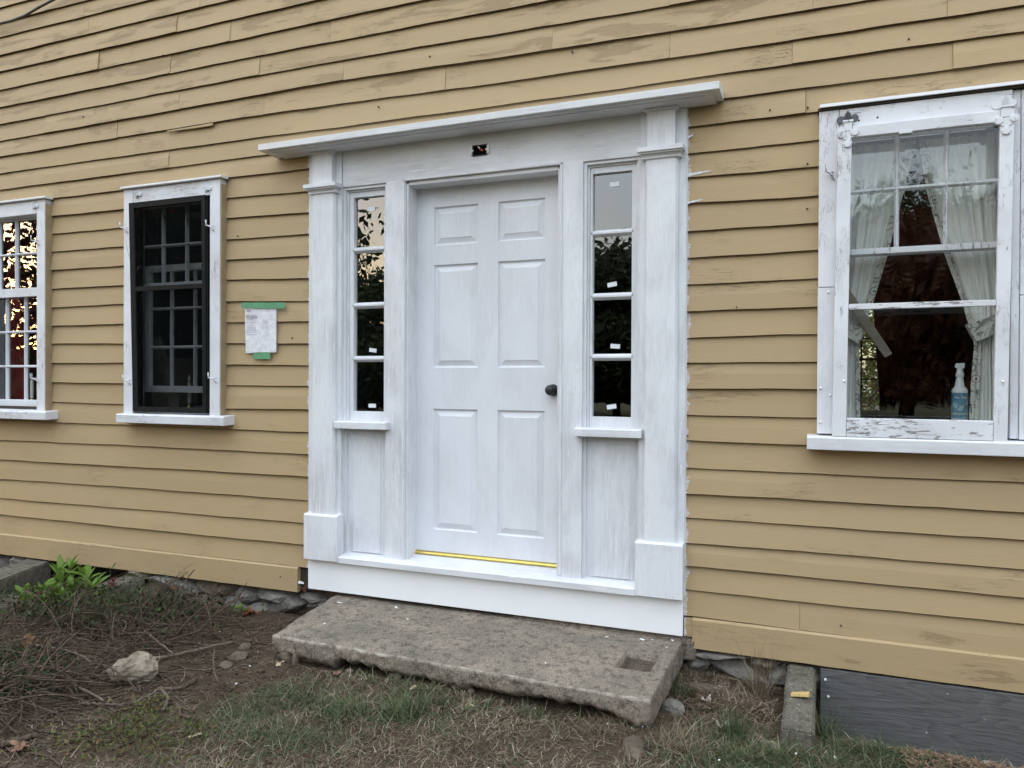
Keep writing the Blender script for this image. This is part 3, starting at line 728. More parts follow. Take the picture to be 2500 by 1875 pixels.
# sidelights
def muntin(mb, x0, x1, z0, z1, yg, d=.014):
    pass
for sx in (-1, 1):
    sd_ = empty("sidelight", (sx*.7, .03, .72), house); sd_['label'] = "%s sidelight with four stacked panes and small stickers" % ('left' if sx < 0 else 'right')
    if sx < 0: X0, X1, G0, G1 = -.852, -.565, -.799, -.599
    else: X0, X1, G0, G1 = .563, .850, .602, .801
    zt, zb = 2.045, .725
    # outer step frame (in the reveal)
    f = MB()
    for (i0, i1, ya, yb_) in [(0, .016, .006, .06), (.016, .026, .022, .06)]:
        f.box(X0+i0, X0+i1, ya, yb_, zb, zt); f.box(X1-i1, X1-i0, ya, yb_, zb, zt); f.box(X0+i1, X1-i1, ya, yb_, zt-i1+(0 if i0 else .0), zt-i0)
    f.build("reveal_moulding", 'primer_v', sd_, .0012)
    s = MB()
    A, Bx = X0+.027, X1-.027
    s.box(A, G0, .030, .065, zb, zt-.027); s.box(G1, Bx, .030, .065, zb, zt-.027)
    s.box(G0, G1, .0302, .065, 1.988, zt-.027); s.box(G0, G1, .0302, .065, zb, .779)
    s.build("sash", 'primer_v', sd_, .001)
    for zc0, zc1 in [(1.674, 1.709), (1.360, 1.395), (1.058, 1.092)]:
        MB().sweepx([(.058, zc0), (.050, zc0), (.032, zc0+.011), (.030, zc0+.0135), (.030, zc1-.0135), (.032, zc1-.011), (.050, zc1), (.058, zc1)], G0-.008, G1+.008).build("muntin", 'primer_h', sd_)
    # bevelled putty line round each light
    for (p0, p1) in [(1.709, 1.988), (1.395, 1.674), (1.092, 1.360), (.779, 1.058)]:
        g = MB().quadbar([(G0-.004, p0-.004), (G1+.004, p0-.004), (G1+.004, p1+.004), (G0-.004, p1+.004)], .0505, .0535)
        cx, cz = (G0+G1)/2, (p0+p1)/2
        o = g.build("pane", 'glass_wavy', sd_)
        o.data.transform(Matrix.Translation((-cx, -.052, -cz))); o.location = Vector((cx, .052, cz))-WL[sd_.name]
        o.rotation_euler = (random.uniform(-.006, .006), 0, random.uniform(-.006, .006))
    for (x, z, rot) in ([(-.694, 1.920, 0), (-.682, 1.124, -.12), (-.685, .811, 0)] if sx < 0 else [(.710, 1.932, 0), (.699, 1.436, .15), (.716, 1.129, -.08), (.699, .829, .15)]):
        st = MB().box(-.024, .024, -.0006, .0006, -.011, .011).build("sticker", 'sticker', sd_, .0)
        st.location = Vector((x, .048, z))-WL[sd_.name]; st.rotation_euler = (0, -rot, 0)
    # sill shelf
    a, b = (-.871, -.538) if sx < 0 else (.536, .869)
    MB().sweepx([(-.052, .684), (-.052, .720), (-.047, .7245), (.065, .7265), (.065, .684)], a, b).build("sill_shelf", 'primer_h', sd_, .002)
    # lower raised panel in its recess
    lp = MB()
    def rg(x0, x1, z0, z1, y): return [(x0, y, z0), (x1, y, z0), (x1, y, z1), (x0, y, z1)]
    L = [rg(X0+.001, X1-.001, -.035, .690, -.001), rg(X0+.001, X1-.001, -.035, .690, .018), rg(X0+.014, X1-.014, -.024, .678, .018), rg(X0+.014, X1-.014, -.024, .678, .036),
         rg(X0+.024, X1-.024, -.022, .668, .036), rg(X0+.056, X1-.052, -.016, .640, .030), rg(X0+.0565, X1-.0525, -.0155, .6395, .0275)]
    vs = [p for r_ in L for p in r_]; fs = []
    for k in range(len(L)-1):
        for a_ in range(4): fs.append((k*4+a_, k*4+(a_+1) % 4, k*4+4+(a_+1) % 4, k*4+4+a_))
    fs.append(tuple(len(L)*4-4+i_ for i_ in range(4)))
    lp.add(vs, fs); lp.build("lower_panel", 'primer_v', sd_, 0, fixn=False)
# light fixture hole with its mounting bracket, above the door
jb = empty("lamp_wiring_box", (0, 0, 2.16), house); jb['label'] = "open black wiring box for a lamp above the door"
m = MB()
m.box(-.042, .042, -.0062, -.0045, 2.132, 2.190); m.build("opening", 'void', jb)  # flat black plate paints the unlit depth of the open box
m = MB(); m.box(-.042, -.038, -.010, -.0062, 2.132, 2.190); m.box(.038, .042, -.010, -.0062, 2.132, 2.192); m.box(-.038, .038, -.010, -.0062, 2.186, 2.1895); m.box(-.038, .038, -.010, -.0062, 2.1325, 2.136)
m.build("rim", 'black_knob', jb)
for s_ in (-1, 1):
    c = s_*.0485
    m = MB(); m.box(c-.006, c+.006, -.013, -.0045, 2.140, 2.184); m.box(c-s_*.0035-.0035, c-s_*.0035+.0035, -.013, -.0105, 2.175, 2.183); m.box(c-s_*.0035-.0035, c-s_*.0035+.0035, -.013, -.0105, 2.141, 2.149)
    m.build("bracket", 'steel', jb, .0015)
    MB().lathe([(.0, -.014), (.006, -.013), (.006, -.0112)], (s_*.0395, 0, 2.161), 'y', 12).build("screw", 'steel', jb)
MB().tube([(-.008, -.009, 2.180), (.0, -.012, 2.172), (.004, -.012, 2.166)], .0035, 6).build("wire", 'steel', jb)
MB().tube([(.004, -.012, 2.166), (.010, -.013, 2.160), (.020, -.012, 2.157)], .0055, 8).build("wire_connector", 'copper', jb)

# caulk line and gaps: slim strip beside each pilaster
for x0, x1 in ((-1.0765, -1.0725), (1.0705, 1.0745)):
    MB().box(x0, x1, -.008, .02, -.06, 2.20).build("caulk_line", 'primer_v', house)

# ---------------- windows
def pane_obj(x0, x1, z0, z1, y, mat, parent, tilt=.004):
    cx, cz = (x0+x1)/2, (z0+z1)/2
    o = MB().box(x0-cx, x1-cx, -.0015, .0015, z0-cz, z1-cz).build("pane", mat, parent)
    o.location = Vector((cx, y, cz))-WL[parent.name]; o.rotation_euler = (random.uniform(-tilt, tilt), 0, random.uniform(-tilt, tilt)); return o
def mbar(x0, x1, z0, z1, y0, y1, name, mat, parent, bevel=.003):
    return MB().box(x0, x1, y0, y1, z0, z1).build(name, mat, parent, bevel)
def fitting_clip(x, z, y, parent):
    m = MB()
    m.add([(x-.028, y-.004, z+.028), (x-.012, y-.020, z+.022), (x-.004, y-.018, z-.012), (x-.012, y-.004, z-.022),
           (x-.026, y, z+.026), (x-.010, y-.012, z+.020), (x-.002, y-.010, z-.012), (x-.010, y, z-.022)],
          [(0, 1, 2, 3), (4, 7, 6, 5), (0, 4, 5, 1), (1, 5, 6, 2), (2, 6, 7, 3), (3, 7, 4, 0)])
    m.box(x-.006, x+.010, y-.012, y, z-.006, z+.012)
    m.lathe([(0.001, -.009), (.013, -.008), (.015, 0)], (x+.020, y, z+.004), 'y', 14)
    m.build("storm_hanger", 'iron_white', parent, .0015)
def fitting_hook(x, z, y, parent, s=1):
    m = MB()
    m.tube([(x+.018, y-.004, z-.028), (x+.010, y-.010, z-.008), (x, y-.024, z), (x-.012, y-.034, z+.004)], [.004, .0045, .0045, .004], 6)
    m.tube([(x-.012, y-.034, z+.000), (x-.013, y-.036, z+.022), (x-.014, y-.035, z+.036)], [.0045, .004, .003], 6)
    m.tube([(x+.016, y-.002, z+.006), (x+.002, y-.018, z+.003), (x-.010, y-.032, z)], .0032, 6)
    m.build("storm_hook", 'iron_white', parent, 0, True)

def side_return(x0, x1, z0, z1, parent): MB().box(x0, x1, -.040, .016, z0, z1).build("painted_edge", 'tan_side', parent)
def small_window(L_, R_, parent_label, name, zt, x_off):
    """old six-over-nine window: casing, head cap, sill"""
    wn = empty("window", ((L_+R_)/2, 0, .73), house); wn['label'] = parent_label
    cw = .078
    yF = -.042
    mbar(L_, L_+cw, .735, zt, yF, .05, "side_casing", 'old_v', wn)
    mbar(R_-cw, R_, .735, zt, yF, .05, "side_casing", 'old_v', wn)
    mbar(L_+cw+.0015, R_-cw-.0015, zt-.092, zt-.0005, yF+.0015, .05, "head_casing", 'old_h', wn)
    side_return(R_+.0005, R_+.010, .735, zt-.03, wn)
    MB().sweepx([(.0, zt+.002), (-.060, zt+.002), (-.062, zt+.006), (-.060, zt+.016), (0, zt+.021)], L_-.010, R_+.026).build("head_cap", 'cap', wn, .001)
    MB().sweepx([(.06, .682), (-.088, .678), (-.090, .728), (-.082, .734), (.06, .742)], L_-.012, R_+.072).build("sill", 'old_h', wn, .003)
    return wn
# window 2 (black storm/screen frame)
w2 = small_window(-2.487, -1.700, "narrow white window with a black storm frame, second from the left", "w2", 2.166, 0)
def slant(xa0, xa1, xb0, xb1, z0, z1, y0, y1): return MB().quadbar([(xb0, z0), (xb1, z0), (xa1, z1), (xa0, z1)], y0, y1)
st = empty("storm_frame", (-2.1, -.03, .75), w2); st['label'] = "black metal storm frame, slightly crooked"
ZB, ZT = .748, 2.078
m = MB()
xl = lambda z: -2.440+(ZT-z)/(ZT-ZB)*.038
xr = lambda z: -1.812+(ZT-z)/(ZT-ZB)*.012
def bar(xa, xb, z0, z1, y0=-.046, y1=-.026): m.quadbar([(xa(z0), z0), (xb(z0), z0), (xb(z1), z1), (xa(z1), z1)], y0, y1)
bar(lambda z: xl(z), lambda z: xl(z)+.042, ZB, ZT)
bar(lambda z: xr(z)-.030, lambda z: xr(z), ZB, ZT)
bar(lambda z: xl(z)+.0425, lambda z: xr(z)-.0305, ZT-.036, ZT); bar(lambda z: xl(z)+.0425, lambda z: xr(z)-.0305, ZB, ZB+.032)
bar(lambda z: xl(z)+.0425, lambda z: xr(z)-.0305, 1.512, 1.541)
# outer track at the right and behind
bar(lambda z: xr(z)+.001, lambda z: xr(z)+.012, ZB, ZT-.002, -.040, .0)
bar(lambda z: xr(z)+.014, lambda z: xr(z)+.032, ZB-.004, ZT+.004, -.030, .03)
st.parent = w2
m.build("frame_bar", 'black_metal', st) if False else m.build("storm_frame_bars", 'black_metal', w2, .0015)
bpy.data.objects.remove(st)
# dark liner of the opening
mbar(-2.437, -2.409, .745, 2.074, -.024, .045, "dark_liner", 'black_metal', w2, 0); mbar(-1.778, -1.772, .745, 2.074, -.040, .045, "dark_liner", 'black_metal', w2, 0)
MB().box(-2.39, -1.84, -.0335, -.033, .78, 1.513).build("insect_dimming_screen", 'screen', w2)
MB().box(-2.39, -1.84, -.0335, -.033, 1.54, 2.042).build("insect_dimming_screen", 'screen', w2)  # screen added over the upper glass to darken the sash behind
MB().box(-2.39, -1.84, -.0365, -.0355, 1.54, 2.042).build("storm_pane", 'glass_flat', w2)
MB().box(-2.39, -1.84, -.0395, -.0385, .78, 1.513).build("storm_pane", 'glass_flat', w2)
def sash(parent, X0, X1, Z0, Z1, cols, rowsz, y, mat, gmat, stile=.04, rail_t=.045, rail_b=.045, mw=.020, tilt=.004, name="sash"):
    f = MB()
    f.box(X0, X0+stile, y, y+.032, Z0, Z1); f.box(X1-stile, X1, y, y+.032, Z0, Z1)
    f.box(X0+stile, X1-stile, y+.0003, y+.032, Z1-rail_t, Z1); f.box(X0+stile, X1-stile, y+.0003, y+.032, Z0, Z0+rail_b)
    f.build(name, mat, parent, .002)
    gx0, gx1, gz0, gz1 = X0+stile, X1-stile, Z0+rail_b, Z1-rail_t
    xs = [gx0]+list(cols)+[gx1]; zs = [gz0]+list(rowsz)+[gz1]
    for c in cols: MB().sweepz([(c-mw/2, y+.024), (c-mw/2, y+.016), (c-.003, y+.003), (c+.003, y+.003), (c+mw/2, y+.016), (c+mw/2, y+.024)], gz0, gz1).build("muntin", mat, parent)
    for r_ in rowsz: MB().sweepx([(y+.024, r_-mw/2), (y+.0155, r_-mw/2), (y+.0025, r_-.003), (y+.0025, r_+.003), (y+.0155, r_+mw/2), (y+.024, r_+mw/2)], gx0, gx1).build("muntin", mat, parent)
    for i_ in range(len(xs)-1):
        for j_ in range(len(zs)-1): pane_obj(xs[i_], xs[i_+1], zs[j_], zs[j_+1], y+.022, gmat, parent, tilt)
sash(w2, -2.492, -1.80, 1.552, 2.09, [-2.262, -2.065], [1.812], .050, 'sash_grey', 'glass', .035, .03, .022, .02)
sash(w2, -2.450, -1.77, .870, 1.694, [-2.232, -2.036], [1.162, 1.412], .090, 'sash_grey', 'glass', .04, .042, .042, .02)
for a, b in ((-2.363, 2.122), (-1.795, 2.108)): fitting_clip(a, b, -.042, w2)
for a, b in ((-2.466, 1.917), (-1.762, 1.880), (-2.440, .945), (-1.742, .962)): fitting_hook(a, b, -.042, w2)
# window 1
w1 = small_window(-4.03, -3.2115, "white window cut by the left edge of the photo, no storm frame", "w1", 2.170, 0)
mbar(-3.955, -3.948, .74, 2.08, -.02, .06, "stop_bead", 'old_v', w1); mbar(-3.2945, -3.286, .74, 2.08, -.028, .06, "stop_bead", 'old_v', w1)
sash(w1, -3.948, -3.295-.0, 1.527, 2.085, [-3.770, -3.595], [1.827], .020, 'old_v', 'glass', .03, .022, .060, .018, .003)
sash(w1, -3.925, -3.272-.0, .748, 1.560, [-3.745, -3.552], [1.041, 1.285], .056, 'old_v', 'glass', .03, .028, .057, .018, .003)
fitting_clip(-3.303, 2.124, -.042, w1)
for a, b in ((-3.283, 1.888), (-3.288, .953)): fitting_hook(a, b, -.042, w1)
# window 3
w3 = empty("window", (2.1, 0, .73), house); w3['label'] = "large white window at right with a hung wooden storm sash and curtains behind"
mbar(1.648, 1.728, 1.372, 2.142, -.042, .05, "side_casing", 'old_v', w3); mbar(1.6465, 1.728, .730, 1.3705, -.040, .05, "side_casing", 'primer_v', w3)
mbar(2.372, 2.402, .730, 2.140, -.030, .05, "inner_casing", 'old_v', w3); mbar(2.4035, 2.90, 1.312, 2.138, -.034, .05, "side_casing", 'old_v', w3); mbar(2.4035, 2.90, .728, 1.3095, -.036, .05, "side_casing", 'primer_v', w3)
mbar(1.7295, 2.3705, 2.058, 2.140, -.044, .05, "head_casing", 'old_h', w3)
MB().sweepx([(.01, 2.141), (-.052, 2.143), (-.052, 2.152), (.01, 2.156)], 1.642, 2.95).build("cap_under_strip", 'dark_gap', w3)
MB().sweepx([(.01, 2.1565), (-.060, 2.1525), (-.062, 2.150), (-.064, 2.152), (-.063, 2.165), (.01, 2.172)], 1.651, 2.95).build("head_cap", 'capmetal', w3, .001)
MB().sweepx([(.06, .664), (-.080, .662), (-.082, .715), (-.076, .720), (.06, .728)], 1.606, 2.95).build("sill", 'primer_h', w3, .003)
def lean(x, z): return x-.016*(2.056-z)/1.34 - 0.004
def lq(x0, x1, z0, z1, y0, y1, name, mat, bevel=.003):
    return MB().quadbar([(lean(x0, z0), z0), (lean(x1, z0), z0), (lean(x1, z1), z1), (lean(x0, z1), z1)], y0, y1).build(name, mat, w3, bevel)
SX0, SX1, GX0, GX1 = 1.727, 2.376, 1.783, 2.328
lq(SX0, GX0, .722, 2.054, -.074, -.045, "storm_stile", 'old_v'); lq(GX1, SX1, .716, 2.054, -.074, -.045, "storm_stile", 'old_v')
lq(GX0+.001, GX1-.001, 2.005, 2.0535, -.0735, -.045, "storm_rail", 'old_h'); lq(GX0+.001, GX1-.001, .722, .803, -.0735, -.045, "storm_rail", 'old_hh'); lq(GX0+.001, GX1-.001, 1.268, 1.292, -.0725, -.047, "storm_rail", 'old_hh', .002)
for z0, z1 in ((1.292, 2.005), (.803, 1.268)):
    o = lq(GX0, GX1, z0, z1, -.0585, -.0565, "storm_pane", 'glass_flat', 0)
mbar(1.960, 2.008, 1.999, 2.010, -.0765, -.071, "shim", 'old_h', w3, 0)
# inner sashes of window 3
mbar(1.7285, 1.742, .73, 2.05, -.040, .05, "stop_bead", 'old_v', w3)
sash(w3, 1.748, 2.40, 1.519, 2.08, [1.963, 2.152], [1.800], .045, 'sash_grey', 'glass', .030, .05, .026, .020, .003)
sash(w3, 1.735, 2.40, .730, 1.546, [], [], .080, 'old_v', 'glass', .030, .028, .058, .02, .003)
def hinge(x, z, top, parent):
    m = MB()
    y = -.078
    # upper bat-wing plate and tongue
    m.lathe([(.001, -.005), (.016, -.005), (.017, 0)], (x-.030, -.045, z+.010), 'y', 14); m.lathe([(.001, -.005), (.016, -.005), (.017, 0)], (x+.024, -.045, z+.014), 'y', 14)
    m.box(x-.032, x+.026, -.0505, -.045, z-.002, z+.024)
    m.add([(x-.014, -.052, z-.006), (x+.010, -.052, z-.004), (x+.009, -.062, z+.030), (x-.002, -.064, z+.044), (x-.012, -.062, z+.030),
           (x-.014, -.047, z-.006), (x+.010, -.047, z-.004), (x+.009, -.047, z+.030), (x-.002, -.047, z+.044), (x-.012, -.047, z+.030)],
          [(0, 1, 2, 3, 4), (9, 8, 7, 6, 5), (0, 5, 6, 1), (1, 6, 7, 2), (2, 7, 8, 3), (3, 8, 9, 4), (4, 9, 5, 0)])
    m.build("hanger_plate", top, parent, .001)
    m = MB(); m.box(x-.016, x+.014, y, -.050, z-.048, z-.002); m.box(x-.022, x+.020, y-.004, -.056, z-.010, z-.002)
    for dx, dz in ((-.028, -.062), (.026, -.056), (-.002, -.104)): m.lathe([(.001, y-.0045+.078), (.015, y-.004+.078), (.0165, .0045)], (x+dx, -.078, z+dz), 'y', 14)
    m.add([(x-.034, y, z-.072), (x-.008, y, z-.088), (x-.016, y, z-.118), (x+.012, y, z-.118), (x+.006, y, z-.088), (x+.032, y, z-.066), (x+.030, y, z-.044), (x+.010, y, z-.050), (x-.012, y, z-.052), (x-.034, y, z-.050)]
          + [(x-.034, y+.004, z-.072), (x-.008, y+.004, z-.088), (x-.016, y+.004, z-.118), (x+.012, y+.004, z-.118), (x+.006, y+.004, z-.088), (x+.032, y+.004, z-.066), (x+.030, y+.004, z-.044), (x+.010, y+.004, z-.050), (x-.012, y+.004, z-.052), (x-.034, y+.004, z-.050)],
          [tuple(range(10)), tuple(range(19, 9, -1))]+[(i_, i_+10, (i_+1) % 10+10, (i_+1) % 10) for i_ in range(10)])
    m.build("storm_hinge", 'iron_white', parent, .001)
hinge(1.764, 2.082, 'iron_dark', w3); hinge(2.344, 2.070, 'iron_white', w3)
for x, z in ((1.806, 2.083), (1.879, 2.087)): MB().lathe([(.001, -.0015), (.004, -.001), (.0045, .0)], (x, -.0442, z), 'y', 10).build("nail_hole", 'dark_gap', w3)
for x, z, y in ((1.655+.006, .93, -.041), (1.66, .78, -.041), (1.690, 1.35, -.041), (2.434, 2.06, -.035), (2.436, 1.245, -.037), (2.44, 1.14, -.037), (2.436, 1.0, -.037), (2.436, .86, -.037), (1.754, .962, -.075), (2.338, .962, -.075), (1.70, .90, -.041)):
    MB().lathe([(.001, -.004), (.005, -.003), (.006, 0)], (x, y, z), 'y', 10).build("nail_head", 'steel', w3, 0, True)
fitting_hook(2.452, 1.93, -.034, w3); fitting_hook(1.690, 1.865, -.042, w3)

def daub(x0, x1, z, h, seed):
    s_ = random.Random(seed); n_ = 14; vs = []
    for k in range(n_):
        t = k/(n_-1); w_ = h*(1-t)**.6*(.6+.5*s_.random())
        vs += [(x0+(x1-x0)*t, -.0035+.012*max(0, (z-.0)*0), z-w_*.5+.012*t), (x0+(x1-x0)*t, -.0035, z+w_*.6+.012*t)]
    MB().add(vs, [(2*k, 2*k+2, 2*k+3, 2*k+1) for k in range(n_-1)]).build("paint_daub", 'primer_h', house, 0, False, None, False)
daub(1.074, 1.185, 1.928, .016, 1); daub(1.074, 1.150, 1.798, .012, 2); daub(1.074, 1.100, 2.105, .014, 3)
m = MB()
sp_ = [(-2.16, 2.512), (-2.02, 2.509), (-1.90, 2.507), (-1.80, 2.507), (-1.792, 2.508)]
for (xa, za), (xb, zb_) in zip(sp_[:-1], sp_[1:]):
    ta, tb = .006+.010*(xa+2.16)/.37, .006+.010*(xb+2.16)/.37
    m.hexa([(xa, -.007, za), (xb, -.009, zb_), (xb, -.001, zb_), (xa, -.001, za), (xa, -.006, za+ta), (xb, -.008, zb_+tb), (xb, -.001, zb_+tb), (xa, -.001, za+ta)])
m.build("split_sliver", 'siding', house)
MB().hexa([(-2.10, -.0045, 2.522), (-1.792, -.0055, 2.5245), (-1.792, .004, 2.5245), (-2.10, .004, 2.522), (-2.10, -.0045, 2.5235), (-1.792, -.0055, 2.5285), (-1.792, .004, 2.5285), (-2.10, .004, 2.5235)]).build("crack", 'dark_gap', house)
# siding nails
for x, z in [(-1.35, 2.33), (-.62, 2.47), (1.3, 1.30), (1.60, 1.93), (1.60, 2.18), (1.44, 2.19), (-1.2, 1.2), (1.115, -.27), (1.08, .70), (1.08, .44), (-1.27, -.20), (-2.9, 2.7), (2.0, 2.42), (-3.0, 1.06), (-1.6, 1.82), (1.75, -.115), (.5, 2.6), (-.3, 2.7), (-2.2, 3.0), (1.60, 1.73)]:
    MB().lathe([(.001, -.006), (.0035, -.005), (.004, .01)], (x, -.0005 if z > -.15 else -.0125, z), 'y', 8).build("nail_head", 'dark_gap', house)

# ------------------------------------------------------------------ rooms behind the windows
def struct(mb, name, mat): return tag(mb.build(name, mat), None, None, kind='structure')
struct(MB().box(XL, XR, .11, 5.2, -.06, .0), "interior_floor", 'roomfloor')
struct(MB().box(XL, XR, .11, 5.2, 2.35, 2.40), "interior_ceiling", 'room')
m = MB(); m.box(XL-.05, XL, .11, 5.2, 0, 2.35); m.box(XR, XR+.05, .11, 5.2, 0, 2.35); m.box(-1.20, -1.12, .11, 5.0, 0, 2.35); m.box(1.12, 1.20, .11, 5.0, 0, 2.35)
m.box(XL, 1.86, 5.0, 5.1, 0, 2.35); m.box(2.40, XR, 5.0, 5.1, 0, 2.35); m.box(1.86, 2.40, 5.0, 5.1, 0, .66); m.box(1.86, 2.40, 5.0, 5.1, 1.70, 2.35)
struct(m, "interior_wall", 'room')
bw = tag(empty("rear_window", (2.13, 5.0, .66)), "rear window of the room seen through the right window, green garden beyond", "window")
m = MB()
for z in (.98, 1.185, 1.4): m.box(1.86, 2.40, 5.0, 5.03, z-(.012 if z == 1.185 else .007), z+(.012 if z == 1.185 else .007))
m.build("crossbar", 'dark_gap', bw)
m = MB(); m.box(2.055, 2.069, 4.999, 5.029, .66, 1.70); m.box(2.235, 2.249, 4.999, 5.029, .66, 1.70); m.build("upright_bar", 'dark_gap', bw)
MB().box(1.86, 2.40, 5.035, 5.038, .66, 1.70).build("pane", 'glass_flat', bw)
# dark drape beside the rear window
m = MB(); m.add([(2.16, 4.9, 1.75), (2.45, 4.9, 1.75), (2.45, 4.9, .1), (2.235, 4.9, .1), (2.225, 4.9, .8)]+[(2.16, 4.93, 1.75), (2.45, 4.93, 1.75), (2.45, 4.93, .1), (2.235, 4.93, .1), (2.225, 4.93, .8)],
                [(0, 1, 2, 3, 4), (9, 8, 7, 6, 5)]+[(i_, i_+5, (i_+1) % 5+5, (i_+1) % 5) for i_ in range(5)])
tag(m.build("rear_drape", 'dark_gap'), "dark drape covering the right part of the rear window", "curtain")

def pleated(name, mat, pts, y0, amp, freq, thick=.0, seed=0):
    """pts: list of (z, xl, xr) from top to bottom -> folded cloth sheet"""
    n = 60; rows = 46; vs = []
    zs = [p[0] for p in pts][::-1]; a = [p[1] for p in pts][::-1]; b = [p[2] for p in pts][::-1]
    for r_ in range(rows):
        z = pts[0][0]+(pts[-1][0]-pts[0][0])*r_/(rows-1)
        x0 = np.interp(z, zs, a); x1 = np.interp(z, zs, b)
        for k in range(n):
            t = k/(n-1); q_ = t*freq*2*math.pi+seed
            d = math.sin(q_+.5*math.sin(z*3+seed)+.6*math.sin(t*7+seed))*(.7+.5*math.sin(t*5+seed*2))+.4*math.sin(q_*2.3+1.1+z*1.5)
            vs.append((x0+(x1-x0)*(t+.012*math.sin(q_*1.7)), y0+amp*d*(.75+.25*math.sin(z*2+k*.1)), z))
    fs = [(r_*n+k, r_*n+k+1, (r_+1)*n+k+1, (r_+1)*n+k) for r_ in range(rows-1) for k in range(n-1)]
    return vs, fs
def cloth(name, mat, pts, y0, amp, freq, parent=None, seed=0):
    vs, fs = pleated(name, mat, pts, y0, amp, freq, 0, seed)
    return MB().add(vs, fs).build(name, mat, parent, 0, True, None, False)
YC = .165
cl_ = tag(empty("curtain", (1.85, YC, .78)), "left ivory curtain of the right window, tied back", "curtain", "tied-back curtains in the right window")
cloth("cloth", 'curtain', [(2.03, 1.735, 2.020), (1.526, 1.735, 1.915), (1.319, 1.735, 1.862), (1.225, 1.745, 1.835), (1.13, 1.755, 1.812), (.78, 1.745, 1.812)], YC, .013, 4.5, cl_, .5)
cloth("floral_trim", 'floral', [(2.03, 2.012, 2.050), (1.526, 1.905, 1.936), (1.319, 1.852, 1.880), (1.20, 1.815, 1.842), (1.13, 1.805, 1.822), (.78, 1.808, 1.830)], YC-.010, .004, 1.2, cl_, 1)
m = MB()
m.add([(1.752, YC-.035, 1.225), (1.800, YC-.045, 1.215), (1.842, YC-.030, 1.200), (1.836, YC-.030, 1.160), (1.818, YC-.030, 1.128), (1.785, YC-.045, 1.150), (1.752, YC-.035, 1.165)]
      + [(1.752, YC+.02, 1.225), (1.800, YC+.02, 1.215), (1.842, YC+.02, 1.200), (1.836, YC+.02, 1.160), (1.818, YC+.02, 1.128), (1.785, YC+.02, 1.150), (1.752, YC+.02, 1.165)],
      [tuple(range(7)), tuple(range(13, 6, -1))]+[(i_, i_+7, (i_+1) % 7+7, (i_+1) % 7) for i_ in range(7)])
m.build("tieback", 'floral', cl_, .004)
cr_ = tag(empty("curtain", (2.28, YC, .78)), "right ivory curtain of the right window, with floral edge", "curtain", "tied-back curtains in the right window")
cloth("cloth", 'curtain', [(2.03, 2.085, 2.40), (1.801, 2.105, 2.40), (1.523, 2.170, 2.40), (1.314, 2.236, 2.39), (1.20, 2.268, 2.37), (1.13, 2.292, 2.36), (.78, 2.288, 2.37)], YC, .014, 5.5, cr_, 2)
cloth("floral_trim", 'floral', [(2.03, 2.057, 2.095), (1.801, 2.088, 2.122), (1.523, 2.158, 2.186), (1.314, 2.226, 2.250), (1.20, 2.255, 2.280), (1.13, 2.276, 2.306), (.95, 2.264, 2.300), (.78, 2.258, 2.294)], YC-.012, .004, 1.2, cr_, 3)
m = MB()
m.add([(2.243, YC-.035, 1.208), (2.300, YC-.05, 1.228), (2.355, YC-.035, 1.252), (2.352, YC-.035, 1.165), (2.318, YC-.05, 1.150), (2.282, YC-.035, 1.132), (2.262, YC-.035, 1.165)]
      + [(2.243, YC+.02, 1.208), (2.300, YC+.02, 1.228), (2.355, YC+.02, 1.252), (2.352, YC+.02, 1.165), (2.318, YC+.02, 1.150), (2.282, YC+.02, 1.132), (2.262, YC+.02, 1.165)],
      [tuple(range(7)), tuple(range(13, 6, -1))]+[(i_, i_+7, (i_+1) % 7+7, (i_+1) % 7) for i_ in range(7)])
m.build("tieback", 'floral', cr_, .004)
# leaning board behind window 3
tag(MB().hexa([(1.925, .118, 1.066), (1.955, .118, 1.084), (1.955, .136, 1.084), (1.925, .136, 1.066), (1.722, .118, 1.385), (1.760, .118, 1.410), (1.760, .136, 1.410), (1.722, .136, 1.385)]).build("wooden_board", 'board_in', None, .002),
    "bare grey board propped aslant behind the right window", "board")
# spray bottle on the inner sill
bt = tag(empty("spray_bottle", (2.222, .155, .790)), "white spray bottle with a blue label standing on the inner window sill", "bottle")
bxc, byc, bz = 2.222, .155, .790
MB().lathe([(.029, 0), (.031, .004), (.031, .128), (.0305, .134), (.026, .142), (.020, .148), (.0145, .182), (.0135, .187), (.0135, .192)], (bxc, byc, bz), 'z', 32).build("body", 'bottle', bt, 0, True)
MB().lathe([(.0135, .192), (.0165, .193), (.0168, .206), (.0145, .207), (.0125, .222), (.010, .228)], (bxc, byc, bz), 'z', 24).build("collar", 'bottle', bt, 0, False)
m = MB(); m.hexa([(bxc-.012, byc-.01, bz+.226), (bxc+.016, byc-.01, bz+.228), (bxc+.016, byc+.01, bz+.228), (bxc-.012, byc+.01, bz+.226), (bxc-.012, byc-.009, bz+.250), (bxc+.018, byc-.009, bz+.252), (bxc+.018, byc+.009, bz+.252), (bxc-.012, byc+.009, bz+.250)])
m.hexa([(bxc-.020, byc-.007, bz+.234), (bxc-.012, byc-.009, bz+.228), (bxc-.012, byc+.009, bz+.228), (bxc-.020, byc+.007, bz+.234), (bxc-.016, byc-.007, bz+.248), (bxc-.010, byc-.008, bz+.253), (bxc-.010, byc+.008, bz+.253), (bxc-.016, byc+.007, bz+.248)])
m.build("trigger_head", 'bottle', bt, .002)
